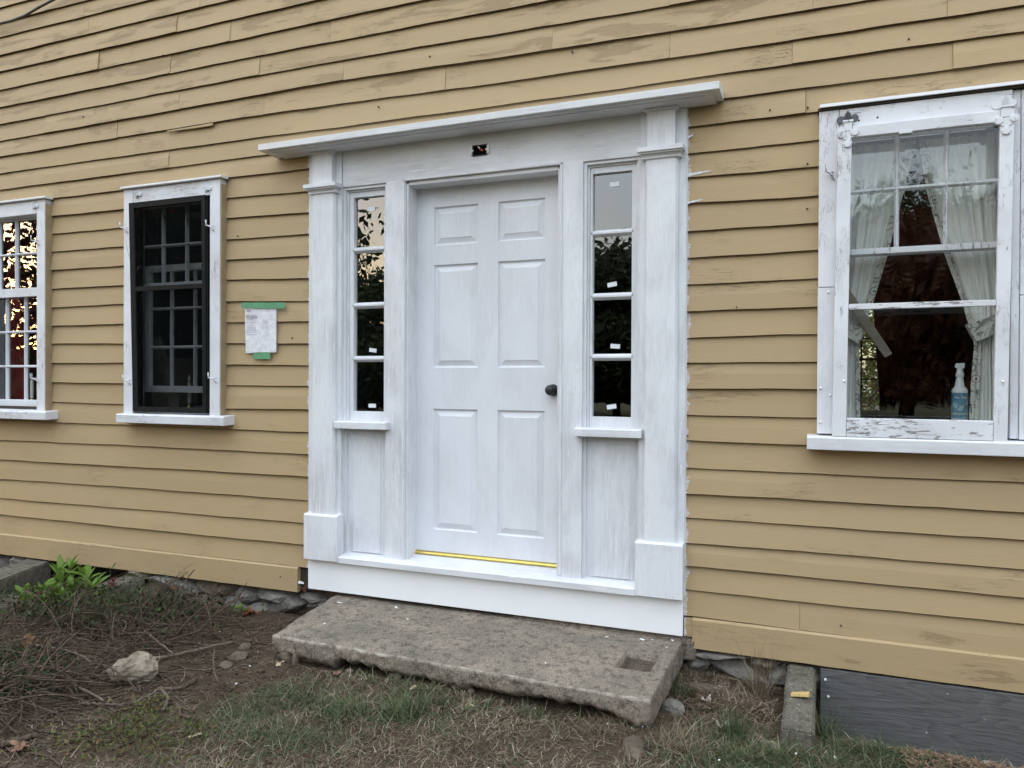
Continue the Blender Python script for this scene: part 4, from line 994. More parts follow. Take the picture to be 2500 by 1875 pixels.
def labelmat():
    n = NT("blue_bottle_label"); z = n.sep(n.obj)
    blue = n.mix(n.rng(n.noise(n.obj, 60, 2), .4, .6), (0.035, 0.145, 0.235), (0.065, 0.22, 0.31))
    shapes = n.math('GREATER_THAN', n.noise(n.map(n.obj, (70, 30, 32)), 1.0, 1), .56)
    band = n.math('MULTIPLY', n.math('GREATER_THAN', z[2], .835), n.math('GREATER_THAN', .875, z[2]))
    c = n.mix(n.math('MULTIPLY', n.math('MULTIPLY', shapes, band), .7), blue, (0.32, 0.42, 0.46))
    foot = n.math('MULTIPLY', n.math('GREATER_THAN', z[2], .818), n.math('GREATER_THAN', .826, z[2]))
    c = n.mix(n.math('MULTIPLY', foot, .6), c, (0.40, 0.42, 0.34))
    topb = n.math('MULTIPLY', n.math('GREATER_THAN', z[2], .889), n.math('GREATER_THAN', .906, z[2]))
    c = n.mix(n.math('MULTIPLY', topb, .35), c, (0.02, 0.07, 0.14))
    n.col(c).rough(.4); return n.m
M['label'] = labelmat()
MB().lathe([(.0312, .012), (.0315, .013), (.0315, .122), (.0312, .123)], (bxc, byc, bz), 'z', 32).build("label", 'label', bt, 0, True)
fc = bpy.data.curves.new("lettering", 'FONT'); fc.body = "Pet Peer"; fc.size = .0155; fc.extrude = .0002; fc.align_x = 'CENTER'
fo = bpy.data.objects.new("lettering_source", fc); COL.objects.link(fo)
bpy.context.view_layer.update()
tm = bpy.data.meshes.new_from_object(fo.evaluated_get(bpy.context.evaluated_depsgraph_get()))
bpy.data.objects.remove(fo)
for v in tm.vertices:
    a = v.co.x/.0318 + .06; rr_ = .0320+v.co.z
    v.co = Vector((bxc+rr_*math.sin(a), byc-rr_*math.cos(a), bz+.0985+v.co.y))
tm.materials.clear(); tm.materials.append(M['label_text']); link("lettering", tm, bt)
# inner sill under the bottle and curtains
struct(MB().box(1.70, 2.45, .114, .30, .765, .789), "interior_sill", 'old_h')
# window 2 contents
tag(MB().hexa([(-2.335, .19, .77), (-2.255, .19, .77), (-2.255, .21, .77), (-2.335, .21, .77), (-2.500, .19, 1.215), (-2.430, .19, 1.240), (-2.430, .21, 1.240), (-2.500, .21, 1.215)]).build("wooden_board", 'board_in', None, .002),
    "bare plank leaning inside the black-framed window", "board")
tag(MB().box(-2.57, -2.40, .26, .50, .77, 1.10).build("carton", 'card', None, .003), "brown carton behind the plank in the black-framed window", "box")
struct(MB().box(-2.6, -1.7, .125, .62, .735, .765), "interior_sill", 'old_h')
struct(MB().box(-4.0, -3.2, .125, .40, .745, .775), "interior_sill", 'old_h')
def candle_at(x, y, z, label):
    c = tag(empty("window_candle", (x, y, z)), label, "candle", "electric candles on the window sills")
    MB().lathe([(.016, 0), (.016, .012), (.008, .018), (.008, .042)], (x, y, z), 'z', 14).build("brass_foot", 'brass', c, 0, True)
    MB().lathe([(.011, .040), (.011, .165), (.009, .168)], (x, y, z), 'z', 14).build("sleeve", 'candle', c)
    MB().lathe([(.004, .166), (.009, .180), (.007, .200), (.001, .222)], (x, y, z), 'z', 12).build("bulb", 'bottle', c, 0, True)
candle_at(-2.138, .16, .766, "electric candle on the sill of the black-framed window")
candle_at(-3.600, .15, .776, "electric candle on the sill of the window at the left edge")
tag(cloth("curtain", 'red_cloth', [(2.06, -4.00, -3.90), (1.43, -3.99, -3.84), (.80, -3.95, -3.80)], .24, .014, 3.5), "dark red curtain in the window at the left edge", "curtain")
tag(cloth("curtain", 'red_cloth', [(2.06, -2.36, -1.80), (1.60, -2.20, -1.82), (1.40, -2.10, -1.84)], .42, .016, 5), "dark red curtain high behind the black-framed window", "curtain")

# ------------------------------------------------------------------ notice on the wall
nz = tag(empty("paper_notice", (-1.42, -.01, 1.25)), "creased white paper notice in a clear sleeve taped to the clapboards", "notice")
def bent(q, nu, nv, y, amp, seed):
    vs = []
    for a in range(nu):
        for b in range(nv):
            u, v = a/(nu-1), b/(nv-1)
            x = (q[0][0]*(1-u)+q[1][0]*u)*(1-v)+(q[3][0]*(1-u)+q[2][0]*u)*v
            z = (q[0][1]*(1-u)+q[1][1]*u)*(1-v)+(q[3][1]*(1-u)+q[2][1]*u)*v
            vs.append((x, y-amp*(abs(math.sin(u*5+seed+v*2))*.7+.5*math.sin(v*7+seed*2+u*3)**2), z))
    fs = [(a*nv+b, (a+1)*nv+b, (a+1)*nv+b+1, a*nv+b+1) for a in range(nu-1) for b in range(nv-1)]
    return MB().add(vs, fs)
PQ = [(-1.539, 1.384), (-1.308, 1.376), (-1.306, 1.117), (-1.532, 1.114)]
bent(PQ, 14, 14, -.008, .0012, 1).build("paper", 'paper', nz, 0, True, None, False)
SQ = [(-1.541, 1.386), (-1.290, 1.378), (-1.290, 1.112), (-1.535, 1.110)]
bent(SQ, 22, 22, -.0125, .004, 2).build("plastic_sleeve", 'sleeve', nz, 0, True, None, False)
def pz(u, v):
    x = (PQ[0][0]*(1-u)+PQ[1][0]*u)*(1-v)+(PQ[3][0]*(1-u)+PQ[2][0]*u)*v
    z = (PQ[0][1]*(1-u)+PQ[1][1]*u)*(1-v)+(PQ[3][1]*(1-u)+PQ[2][1]*u)*v
    return x, z
pm = MB(); rl = random.Random(5)
def strip(u0, u1, v0, v1, y=-.0112):
    a, b, c_, d = pz(u0, v0), pz(u1, v0), pz(u1, v1), pz(u0, v1)
    pm.add([(p[0], y, p[1]) for p in (a, b, c_, d)], [(0, 1, 2, 3)])
for k in range(12):
    v = .14+k*.036
    if 1 <= k <= 2: strip(.04, .40, v-.01, v+.028); continue
    u = .05
    while u < .34: w_ = rl.uniform(.03, .09); strip(u, min(u+w_, .36), v, v+.008); u += w_+.012
for k in range(7):
    v = .26+k*.04; u = .56
    while u < .72: w_ = rl.uniform(.02, .06); strip(u, min(u+w_, .74), v, v+.008); u += w_+.012
strip(.05, .40, .585, .592)
for k in range(20):
    a0, a1 = k*math.pi/10, (k+1)*math.pi/10
    pts = []
    for r_ in (.072, .056):
        for a in (a0, a1): pts.append(pz(.125+r_*math.cos(a), .045+r_*.72*math.sin(a)))
    pm.add([(pts[0][0], -.0112, pts[0][1]), (pts[1][0], -.0112, pts[1][1]), (pts[3][0], -.0112, pts[3][1]), (pts[2][0], -.0112, pts[2][1])], [(0, 1, 2, 3)])
strip(.09, .16, .03, .065)
tag(pm.build("print", 'print', nz, 0, False, None, False))
def tape(q, label):
    n = 16; vs = []
    for k in range(n):
        t = k/(n-1); jag0 = random.uniform(-.001, .001)
        for (a, b) in ((q[0], q[1]), (q[3], q[2])):
            vs.append((a[0]+(b[0]-a[0])*t, -.0165+.002*math.sin(t*9), a[1]+(b[1]-a[1])*t+jag0))
    fs = [(2*k, 2*k+2, 2*k+3, 2*k+1) for k in range(n-1)]
    o = MB().add(vs, fs).build("tape", 'tape', nz, 0, False, None, False); o['label'] = label
tape([(-1.555, 1.416), (-1.238, 1.407), (-1.244, 1.371), (-1.559, 1.383)], "long upper strip of green tape")
tape([(-1.466, 1.118), (-1.346, 1.118), (-1.343, 1.077), (-1.473, 1.077)], "short lower strip of green tape")

# cable at the top left
tag(MB().tube([(-4.4, -.022, 3.42), (-4.0, -.025, 3.436), (-3.80, -.028, 3.440), (-3.676, -.030, 3.439), (-3.55, -.030, 3.437), (-3.422, -.030, 3.449), (-3.285, -.030, 3.481), (-3.15, -.030, 3.506), (-2.9, -.028, 3.55), (-2.5, -.02, 3.60)], .0085, 8).build("cable", 'cable', None, 0, True),
    "dark cable running up the clapboards at the top left corner", "cable")

# ------------------------------------------------------------------ foundation
fd = tag(empty("stone_foundation", (0, .05, -.45)), "dry grey fieldstone foundation showing under the base boards", "foundation")
struct(MB().box(XL, -3.25, .09, .3, -.9, -.27), "foundation_backing", 'stone_brown')
struct(MB().box(-2.52, 1.62, .065, .3, -.9, -.27), "foundation_backing", 'stone_brown')
struct(MB().box(-3.25, -2.52, .35, .4, -.9, -.27), "cellar_wall", 'dark_gap')
def rock(name, pts_scale, loc, mat, parent=None, seed=0, rough=.18, sub=3, rot=(0, 0, 0), flat=1.0, crag=.12, cut=.62):
    bm = bmesh.new(); bmesh.ops.create_icosphere(bm, subdivisions=sub, radius=1.0)
    rs = random.Random(seed); dirs = [(Vector((rs.gauss(0, 1), rs.gauss(0, 1), rs.gauss(0, 1))).normalized(), rs.uniform(cut, cut+.33)) for _ in range(13)]
    E_ = Matrix.Rotation(rot[2], 3, 'Z') @ Matrix.Rotation(rot[1], 3, 'Y') @ Matrix.Rotation(rot[0], 3, 'X')
    for v in bm.verts:
        p = v.co.copy()
        for d, l in dirs:
            k = p.dot(d)
            if k > l: p -= d*(k-l)*.85
        nn = float(fbm(np.array([p.x*2.2+seed]), np.array([p.y*2.2+p.z*1.7]), 3, seed)[0])
        n2 = float(fbm(np.array([p.x*6+seed]), np.array([p.z*6-p.y*5]), 2, seed+5)[0])
        p *= 1+rough*2*nn+crag*n2
        v.co = E_ @ Vector((p.x*pts_scale[0], p.y*pts_scale[1], p.z*pts_scale[2]))
    me = bpy.data.meshes.new(name); bm.to_mesh(me); bm.free(); me.materials.append(M[mat])
    return link(name, me, parent, 0, loc)
sr = random.Random(3)
FS = [(-2.42, -.30, .10, .05, 'stone_tan'), (-2.22, -.335, .13, .055, 'stone_grey'), (-2.05, -.36, .12, .065, 'stone_grey'), (-1.86, -.34, .11, .05, 'stone_brown'), (-1.72, -.335, .09, .04, 'stone_brown'),
      (-1.86, -.42, .14, .06, 'stone_brown'), (-1.56, -.355, .13, .052, 'stone_grey'), (-1.34, -.325, .13, .036, 'stone_grey'), (-1.22, -.365, .13, .05, 'stone_grey'), (-1.42, -.43, .16, .04, 'stone_grey'),
      (-1.08, -.315, .09, .035, 'stone_grey'), (-1.02, -.36, .09, .045, 'stone_grey'), (-.90, -.33, .09, .04, 'stone_grey'), (-2.25, -.43, .16, .06, 'stone_brown'), (-2.02, -.45, .12, .05, 'stone_brown'),
      (-3.55, -.345, .17, .05, 'stone_grey'), (-3.42, -.42, .18, .05, 'stone_brown'), (-3.8, -.40, .2, .08, 'stone_grey'), (-4.2, -.38, .24, .09, 'stone_grey'), (-1.63, -.43, .1, .045, 'stone_grey'),
      (1.235, -.330, .14, .030, 'stone_grey'), (1.42, -.335, .07, .025, 'stone_grey'), (1.30, -.395, .20, .042, 'stone_grey'), (1.505, -.395, .085, .055, 'stone_grey'), (1.12, -.37, .06, .05, 'stone_grey'), (1.45, -.34, .06, .022, 'stone_brown'),
      (1.12, -.44, .09, .05, 'stone_brown'), (1.62, -.36, .09, .05, 'stone_grey')]
for k, (x, z, a, c_, mt) in enumerate(FS):
    rock("stone", (a*1.22, .085, c_*1.35), (x, .052+.015*sr.random(), z), mt, fd, 20+k, .12, 4, (0, sr.uniform(-.18, .18), sr.uniform(-.08, .08)), 1, .2, .45)
# cellar window in the left well
cwn = tag(empty("cellar_window", (-2.85, .1, -.6)), "dark cellar window behind the lime green plant", "window")
MB().box(-3.22, -2.50, .075, .08, -.72, -.285).build("pane", 'glass_flat', cwn)
m = MB(); m.box(-3.25, -3.14, .05, .09, -.75, -.28); m.box(-3.105, -3.085, .05, .09, -.75, -.30); m.box(-3.14, -2.5, .05, .09, -.312, -.28); m.build("frame", 'dark_gap', cwn)
# concrete walls of the window wells
def craggy_block(name, corners, zt0, zt1, zb, mat, label, cat, seed=0, amp=.008):
    """corners: 4 (x,y) ccw from above; top height varies from back (first two) to front"""
    bm = bmesh.new(); P4 = corners
    t = [(*P4[0], zt0), (*P4[1], zt0), (*P4[2], zt1), (*P4[3], zt1)]
    b = [(*p, zb) for p in P4]
    vs = [bm.verts.new(p) for p in b+t]
    for f in [(3, 2, 1, 0), (4, 5, 6, 7), (0, 1, 5, 4), (1, 2, 6, 5), (2, 3, 7, 6), (3, 0, 4, 7)]: bm.faces.new([vs[i_] for i_ in f])
    bmesh.ops.recalc_face_normals(bm, faces=bm.faces)
    bmesh.ops.bevel(bm, geom=list(bm.edges), offset=.008, segments=2, affect='EDGES')
    for _ in range(4):
        es = [e for e in bm.edges if e.calc_length() > .03]
        if es: bmesh.ops.subdivide_edges(bm, edges=es, cuts=1, use_grid_fill=True)
    bmesh.ops.triangulate(bm, faces=bm.faces)
    bm.normal_update()
    for v in bm.verts:
        n_ = float(fbm(np.array([v.co.x*16+seed]), np.array([v.co.y*16+v.co.z*13]), 3, seed)[0])
        v.co += v.normal*n_*amp*2.2
    me = bpy.data.meshes.new(name); bm.to_mesh(me); bm.free(); me.materials.append(M[mat])
    o = link(name, me); return tag(o, label, cat)
craggy_block("window_well_wall", [(1.530, .03), (1.530, .03)] and [(1.648, .03), (1.530, .03), (1.530, -.665), (1.648, -.665)], -.312, -.325, -.62, 'concrete2', "short pebbly concrete wall of the window well under the right window", "concrete wall", 3)
craggy_block("window_well_wall", [(-3.236, .03), (-3.45, .03), (-3.25, -.62), (-3.03, -.62)], -.296, -.31, -.62, 'concrete2', "thick concrete wall left of the cellar window", "concrete wall", 8)
craggy_block("window_well_wall", [(-2.95, -.36), (-3.35, -.42), (-3.15, -.78), (-2.72, -.66)], -.405, -.40, -.6, 'concrete2', "low broken concrete block at the left edge of the photo", "concrete block", 12)
craggy_block("window_well_wall", [(-2.36, .02), (-2.52, .02), (-2.72, -.22), (-2.58, -.26)], -.315, -.40, -.6, 'concrete2', "slanting concrete edge right of the cellar window", "concrete wall", 16)
pw = tag(MB().box(1.668, 3.2, -.016, -.001+.01, -.80, -.312).build("plywood_board", 'plywood', None, .001), "dark grey plywood sheet closing the window well under the right base board", "board")
for x, z in ((1.688, -.357), (1.70, -.43)): MB().lathe([(.001, -.004), (.005, -.003), (.006, 0)], (x, -.016, z), 'y', 10).build("nail_head", 'steel', pw)

# ------------------------------------------------------------------ concrete slab step
def slab():
    FLc, FRc, BLc, BRc = (-.815, -.640), (1.050, -.690), (-.90, .035), (1.062, .035)
    nu, nv = 360, 136
    u = np.linspace(0, 1, nu); v = np.linspace(0, 1, nv); Ug, Vg = np.meshgrid(u, v, indexing='ij')
    bx_ = BLc[0]*(1-Ug)+BRc[0]*Ug; by_ = BLc[1]*(1-Ug)+BRc[1]*Ug
    fx_ = FLc[0]*(1-Ug)+FRc[0]*Ug; fy_ = FLc[1]*(1-Ug)+FRc[1]*Ug
    x = bx_*(1-Vg)+fx_*Vg; y = by_*(1-Vg)+fy_*Vg
    # rough left and front edges
    x = x+.018*fbm(y*7, Ug*0+3., 3, 31)*(1-Ug)**6*2; y = y+.012*fbm(x*8, Ug*0+5., 3, 37)*Vg**8*2
    z = -.268-.020*Vg+.005*fbm(x*5, y*5, 3, 41)+.0045*fbm(x*30, y*30, 4, 43)+.0035*fbm(x*120, y*120, 2, 45)
    edge = np.minimum(np.minimum(Ug*1.9, (1-Ug)*1.9), (1-Vg)*.7)
    z = z-.002*(1-sstep(0, .005, edge))-.010*np.clip(.12+fbm(x*9, y*9, 3, 47), 0, 1)*(1-sstep(0, .05, edge))
    # square recess near the right end
    ca = (.845-x)*0
    inx = sstep(.845, .848, x)*(1-sstep(.993, .996, x)); iny = sstep(-.426, -.423, y)*(1-sstep(-.244, -.241, y))
    z = z-.052*inx*iny
    return x, y, z, nu, nv
x, y, z, nu, nv = slab()
co = np.stack([x, y, z], -1)
top = co.reshape(-1, 3); fa = []
ii, jj = np.meshgrid(np.arange(nu-1), np.arange(nv-1), indexing='ij'); ii = ii.ravel(); jj = jj.ravel()
fa = [np.stack([ii*nv+jj, ii*nv+jj+1, (ii+1)*nv+jj+1, (ii+1)*nv+jj], -1)]
# skirt: left, front, right boundaries going down in steps
bidx = [(i_ := 0, j_) for j_ in range(nv)] + [(k, nv-1) for k in range(1, nu)] + [(nu-1, j_) for j_ in range(nv-2, -1, -1)]
bd = np.array([co[a, b] for a, b in bidx]); ids = np.array([a*nv+b for a, b in bidx]); nb = len(bd)
cen = np.array([.1, -.2]); steps = 9
s_arr = np.arange(nb)/nb
arc = np.cumsum(np.r_[0, np.linalg.norm(np.diff(bd[:, :2], axis=0), axis=1)])
front = (bd[:, 1] < -.6)
depth = np.where(front, 0.088+.045*fbm(arc*5, arc*0+2., 4, 51)+.035*fbm(arc*22, arc*0+7, 4, 53), .16)
xf = bd[:, 0]
depth = np.where(front & (xf < -.45), depth+.02, depth)
depth = depth+front*.055*sstep(.80, 1.02, xf)
nrm = np.zeros((nb, 2)); tg = np.gradient(bd[:, :2], axis=0); nrm[:, 0] = tg[:, 1]; nrm[:, 1] = -tg[:, 0]; nrm /= np.linalg.norm(nrm, axis=1)[:, None]+1e-9
sgn = np.sign(((bd[:, :2]-cen)*nrm).sum(1)); nrm *= sgn[:, None]
nrm = np.stack([np.convolve(np.pad(nrm[:, c], 4, mode='edge'), np.ones(9)/9, 'valid') for c in (0, 1)], -1)
vs = [top]; prev = ids; base = len(top)
for k in range(1, steps+1):
    t = k/steps
    rough_ = .012*fbm(arc*14, arc*0+t*2.0+1, 4, 61)*1.6*min(1, t*3)+.011*fbm(arc*60, arc*0+t*6, 3, 63)
    outw = .003*math.sin(t*math.pi)-.035*max(0, t-.7)/.3
    p = np.stack([bd[:, 0]+nrm[:, 0]*(rough_+outw), bd[:, 1]+nrm[:, 1]*(rough_+outw), bd[:, 2]-depth*t], -1)
    vs.append(p); cur = base+np.arange(nb); base += nb
    fa.append(np.stack([prev[:-1], cur[:-1], cur[1:], prev[1:]], -1)); prev = cur
# underside flap
p = np.stack([bd[:, 0]-nrm[:, 0]*.25, bd[:, 1]-nrm[:, 1]*.25, bd[:, 2]-depth*1.0], -1); vs.append(p); cur = base+np.arange(nb)
fa.append(np.stack([prev[:-1], cur[:-1], cur[1:], prev[1:]], -1))
me = bpy.data.meshes.new("concrete_slab"); np_mesh(me, np.concatenate(vs), np.concatenate(fa), 4, 'concrete_step', False)
bm = bmesh.new(); bm.from_mesh(me); bmesh.ops.recalc_face_normals(bm, faces=bm.faces); bm.to_mesh(me); bm.free()
tag(link("concrete_slab", me), "weathered concrete doorstep slab with a crumbling front edge and a square hole", "step")
# back lip of the slab under the riser at the right
tag(craggy_block("concrete_lip", [(1.125, .03), (.2, .03), (.2, -.006), (1.125, -.012)], -.252, -.252, -.36, 'concrete', "narrow raised concrete strip between slab and white riser board", "concrete strip", 5, .004))

# ------------------------------------------------------------------ loose stones
def gh(x, y): return float(ground_h(np.array([x]), np.array([y]))[0])
def loose(name, x, y, sz, mat, label, cat, seed, rot=0, up=.35, group=None, rough=.14, crag=.1, sub=3):
    o = rock(name, sz, (x, y, gh(x, y)+sz[2]*up), mat, None, seed, rough, sub, (0, 0, rot), 1, crag); return tag(o, label, cat, group)
loose("rock", -1.245, -1.07, (.118, .085, .085), 'stone_tan', "large pale buff rock lying among the cut vines", "rock", 4, .5, .55, None, .2, .3, 4)
loose("stone", -1.00, -.66, (.055, .038, .03), 'stone_brown', "smooth grey-brown stone, largest of three left of the slab", "stone", 11, .6)
loose("stone", -.98, -.77, (.035, .03, .022), 'stone_brown', "small brown stone nearest the lawn of the three left of the slab", "stone", 12, .2)
loose("stone", -1.06, -.55, (.04, .028, .02), 'stone_brown', "small brown stone nearest the house of the three left of the slab", "stone", 13, .9)
loose("stone", -.74, -.62, (.045, .03, .045), 'stone_brown', "squarish brown stone under the left front corner of the slab", "stone", 14, .4, .5)
loose("stone", -.675, -.64, (.018, .018, .04), 'stone_brown', "narrow upright stone under the slab edge", "stone", 15, .4, .5)
loose("stone", 1.02, -.84, (.045, .125, .035), 'stone_brown', "long flat oval stone sunk in the soil before the slab corner", "stone", 16, .28, .1, None, .05, .0)
loose("stone", 1.20, -.16, (.14, .05, .02), 'stone_brown', "flat brown stone lying below the right foundation stones", "stone", 17, .1)
loose("stone", 1.49, -.70, (.035, .028, .022), 'stone_tan', "small pale yellow stone in the grass before the concrete wall", "stone", 18, .1)
loose("stone", 1.10, -.47, (.05, .04, .04), 'stone_grey', "grey stone leaning against the right end of the slab", "stone", 19, .1)
pr_ = random.Random(8)
for k in range(13):
    x = pr_.uniform(-.45, .95); s_ = pr_.uniform(.010, .026)
    loose("pebble", x, -.655-.02*x-pr_.uniform(-.02, .03), (s_, s_*.8, s_*pr_.uniform(.5, .9)), 'stone_brown', "rounded pebble in the washed-out gap under the slab's front edge", "pebble", 40+k, pr_.uniform(0, 3), .5, "pebbles under the slab edge", .08, 0, 2)
tb = tag(MB().hexa([(1.86, -.30, -.56), (1.96, -.33, -.56), (2.06, -.20, -.58), (1.98, -.17, -.58), (1.86, -.28, -.545), (1.95, -.30, -.50), (2.05, -.18, -.555), (1.98, -.15, -.55)]).build("stone_slab_piece", 'stone_tan', None, .004), "tilted flat piece of buff stone in front of the grey plywood", "stone")

# ------------------------------------------------------------------ grass and litter (numpy)
def blades(name, mat, n, sampler, L, Wd, lean_, curl, label, cat, segs=3, seed=0, zoff=0., flat=0.):
    r = np.random.default_rng(seed); x, y = sampler(r, n); n = len(x); z = ground_h(x, y)+zoff
    if flat: z = z+r.uniform(0, flat, n)
    ln = r.uniform(L[0], L[1], n)*(.6+.8*r.random(n)); wd = r.uniform(Wd[0], Wd[1], n)
    th = r.uniform(0, 2*np.pi, n); le = r.uniform(lean_[0], lean_[1], n)     # angle from vertical
    cu = r.uniform(curl[0], curl[1], n); tw = r.normal(0, .5, n)
    px, py, pz_ = x.copy(), y.copy(), z.copy(); ang = le; head = th.copy()
    V = np.zeros((n, 2*segs+1, 3)); sx = -np.sin(th+tw); sy = np.cos(th+tw)
    for k in range(segs+1):
        t = k/segs; ww = wd*(1-t*.75)/2
        if k < segs:
            V[:, 2*k] = np.stack([px-sx*ww, py-sy*ww, pz_], -1); V[:, 2*k+1] = np.stack([px+sx*ww, py+sy*ww, pz_], -1)
        else: V[:, 2*k] = np.stack([px, py, pz_], -1)
        st_ = ln/segs
        px = px+np.cos(head)*np.sin(ang)*st_; py = py+np.sin(head)*np.sin(ang)*st_; pz_ = pz_+np.cos(ang)*st_
        pz_ = np.maximum(pz_, ground_h(px, py)+.002); ang = ang+cu/segs; head = head+r.normal(0, .22, n)
    tri = []
    for k in range(segs-1): a = 2*k; tri += [[a, a+1, a+3], [a, a+3, a+2]]
    a = 2*(segs-1); tri.append([a, a+1, a+2]); tri = np.array(tri)
    m_ = 2*segs+1
    fc_ = (tri[None]+np.arange(n)[:, None, None]*m_).reshape(-1, 3)
    me = bpy.data.meshes.new(name); np_mesh(me, V.reshape(-1, 3), fc_, 3, mat, False)
    return tag(link(name, me), label, cat, kind='stuff')
def in_slab(x, y): return (y > -.655) & (x > -.90) & (x < 1.075)
def in_well(x, y): return ((x > 1.50) & (x < 1.67) & (y > -.74)) | ((x < -2.4) & (y > -.30))
def region(r, n, dens):
    xs, ys = [], []; tot = 0
    while tot < n:
        x = r.uniform(-3.0, 2.9, n*2); y = r.uniform(-2.3, -.02, n*2)
        # only what lies in the strip the camera plausibly sees (with a margin)
        keep = ~in_slab(x, y) & ~in_well(x, y) & (r.random(n*2) < dens(x, y)) & (y > -2.35+.48*(x+1.2)*.0)
        xs.append(x[keep]); ys.append(y[keep]); tot += keep.sum()
        if keep.sum() == 0: break
    return np.concatenate(xs)[:n], np.concatenate(ys)[:n]
def lawn(x, y):       # 1 where the worn lawn grows, 0 on the bare soil at the left
    edge = -.62-.95*sstep(-.2, -1.35, x)+.12*fbm(x*3, y*3, 2, 71)
    a = (1-sstep(edge-.10, edge+.10, y))*(.10+.90*sstep(-.80, -.50, x+.35*fbm(x*2.5, y*2.5, 3, 73)))
    right = sstep(1.0, 1.15, x)*(.45+.55*(1-sstep(-.45, -.25, y)))
    well = 1-sstep(1.75, 1.95, x)*sstep(-.50, -.36, y)
    return np.clip(np.maximum(a, right)*well, 0, 1)
def bare(x, y):
    return np.exp(-(((x-.93)/.22)**2+((y+.88)/.16)**2))
def gpatch(x, y):
    p = sstep(-.02, .10, fbm(x*2.3+4, y*2.3, 3, 81))
    sp = 0*x
    for cx, cy, rx, ry, a in [(-.45, -.93, .30, .16, 1.), (-.62, -1.15, .28, .14, 1.), (.08, -.80, .22, .12, .8), (.02, -.98, .25, .10, 1.), (1.60, -.86, .45, .16, 1.3), (1.95, -.62, .35, .13, 1.5), (1.28, -.70, .16, .10, .9), (2.1, -.85, .5, .2, 1.2), (-.30, -1.28, .3, .15, .9), (.33, -.80, .08, .06, .5), (1.72, -.3, .05, .22, .6), (-.1, -.70, .35, .05, .7)]:
        sp = np.maximum(sp, a*np.exp(-(((x-cx)/rx)**2+((y-cy)/ry)**2)))
    return np.clip(sp*1.1+.16*p, 0, 1.3)/1.3
blades("dead_grass", 'grass_dead', 46000, lambda r, n: region(r, n, lambda x, y: lawn(x, y)*(1.0-.55*gpatch(x, y))*(1-.7*bare(x, y))), (.022, .062), (.0014, .0046), (.7, 1.5), (.2, 1.2), "dead straw-coloured grass matted over the worn lawn", "dead grass", 3, 1)
blades("green_grass", 'grass_green', 15000, lambda r, n: region(r, n, lambda x, y: lawn(x, y)*(gpatch(x, y)**1.5+.04)*(1-.9*bare(x, y))), (.03, .085), (.0016, .0052), (.5, 1.45), (.2, 1.3), "green grass growing in patches on the lawn", "grass", 4, 2)
blades("soil_litter", 'litter', 24000, lambda r, n: region(r, n, lambda x, y: (1-lawn(x, y))*(.25+.75*sstep(-.1, .15, fbm(x*4, y*4, 2, 91)))), (.008, .05), (.0012, .0042), (1.3, 1.57), (-.1, .2), "bark crumbs, short stems and leaf bits on the bare soil", "litter", 2, 3, .002, .008)
blades("mulch_litter", 'leaf_dry', 7000, lambda r, n: (r.uniform(1.95, 3.0, n), r.uniform(-.75, -.02, n)), (.010, .028), (.005, .014), (1.2, 1.57), (-.2, .4), "shredded dead leaves heaped along the grey plywood", "leaf litter", 2, 4, .003, .02)
blades("mulch_litter", 'litter', 5000, lambda r, n: (r.uniform(1.08, 1.5, n), r.uniform(-.42, -.02, n)), (.010, .04), (.002, .008), (1.2, 1.57), (-.2, .4), "brown leaf crumbs between slab and concrete wall", "leaf litter", 2, 5, .003, .012)
def tuft(cx, cy, rad, n, L, mat, label, seed, lean_=(.05, .7), wd=(.0014, .0028), curl=(.1, .8)):
    def smp(r, k):
        a = r.uniform(0, 2*np.pi, k); d = rad*np.sqrt(r.random(k)); return cx+d*np.cos(a), cy+d*np.sin(a)
    o = blades("grass_tuft", mat, n, smp, L, wd, lean_, curl, label, "grass tuft", 4, seed)
    del o['kind']; return o
tuft(1.42, -.13, .045, 150, (.10, .26), 'grass_dead', "tall dry straw tuft below the right foundation stones", 101)
tuft(1.34, -.24, .10, 170, (.05, .12), 'grass_dead', "low dry tuft before the tall straw tuft", 102, (.4, 1.3))
tuft(1.115, -.30, .05, 110, (.06, .13), 'grass_green', "green-brown tuft beside the right end of the slab", 103)
tuft(1.19, -.78, .10, 260, (.06, .12), 'grass_dead', "pale dry tuft beside the oval stone", 104, (.4, 1.4), (.002, .004))
tuft(.90, -.75, .09, 240, (.04, .09), 'grass_dead', "matted dry tuft under the slab's right front corner", 105, (.6, 1.5), (.002, .0035))
tuft(1.36, -.62, .055, 130, (.08, .15), 'grass_green', "green and straw tuft left of the concrete wall's front end", 106, (.1, 1.0), (.002, .004))
tuft(.10, -.93, .07, 240, (.08, .15), 'grass_green', "lush dark green tuft in the middle of the lawn", 107, (.3, 1.35), (.0022, .0042))
tuft(1.70, -.42, .05, 150, (.08, .16), 'grass_green', "green tuft hugging the right side of the concrete wall", 108, (.1, .9))
tuft(-.15, -1.02, .09, 200, (.07, .12), 'grass_green', "dark green tuft left of the lush lawn tuft", 109, (.3, 1.3), (.002, .004))
tuft(.58, -.72, .05, 90, (.04, .08), 'grass_green', "short green tuft under the slab edge", 110, (.2, 1.0))
tuft(1.78, -.05, .03, 22, (.12, .26), 'grass_dead', "few dry stems standing before the grey plywood", 111, (.0, .9), (.001, .002))
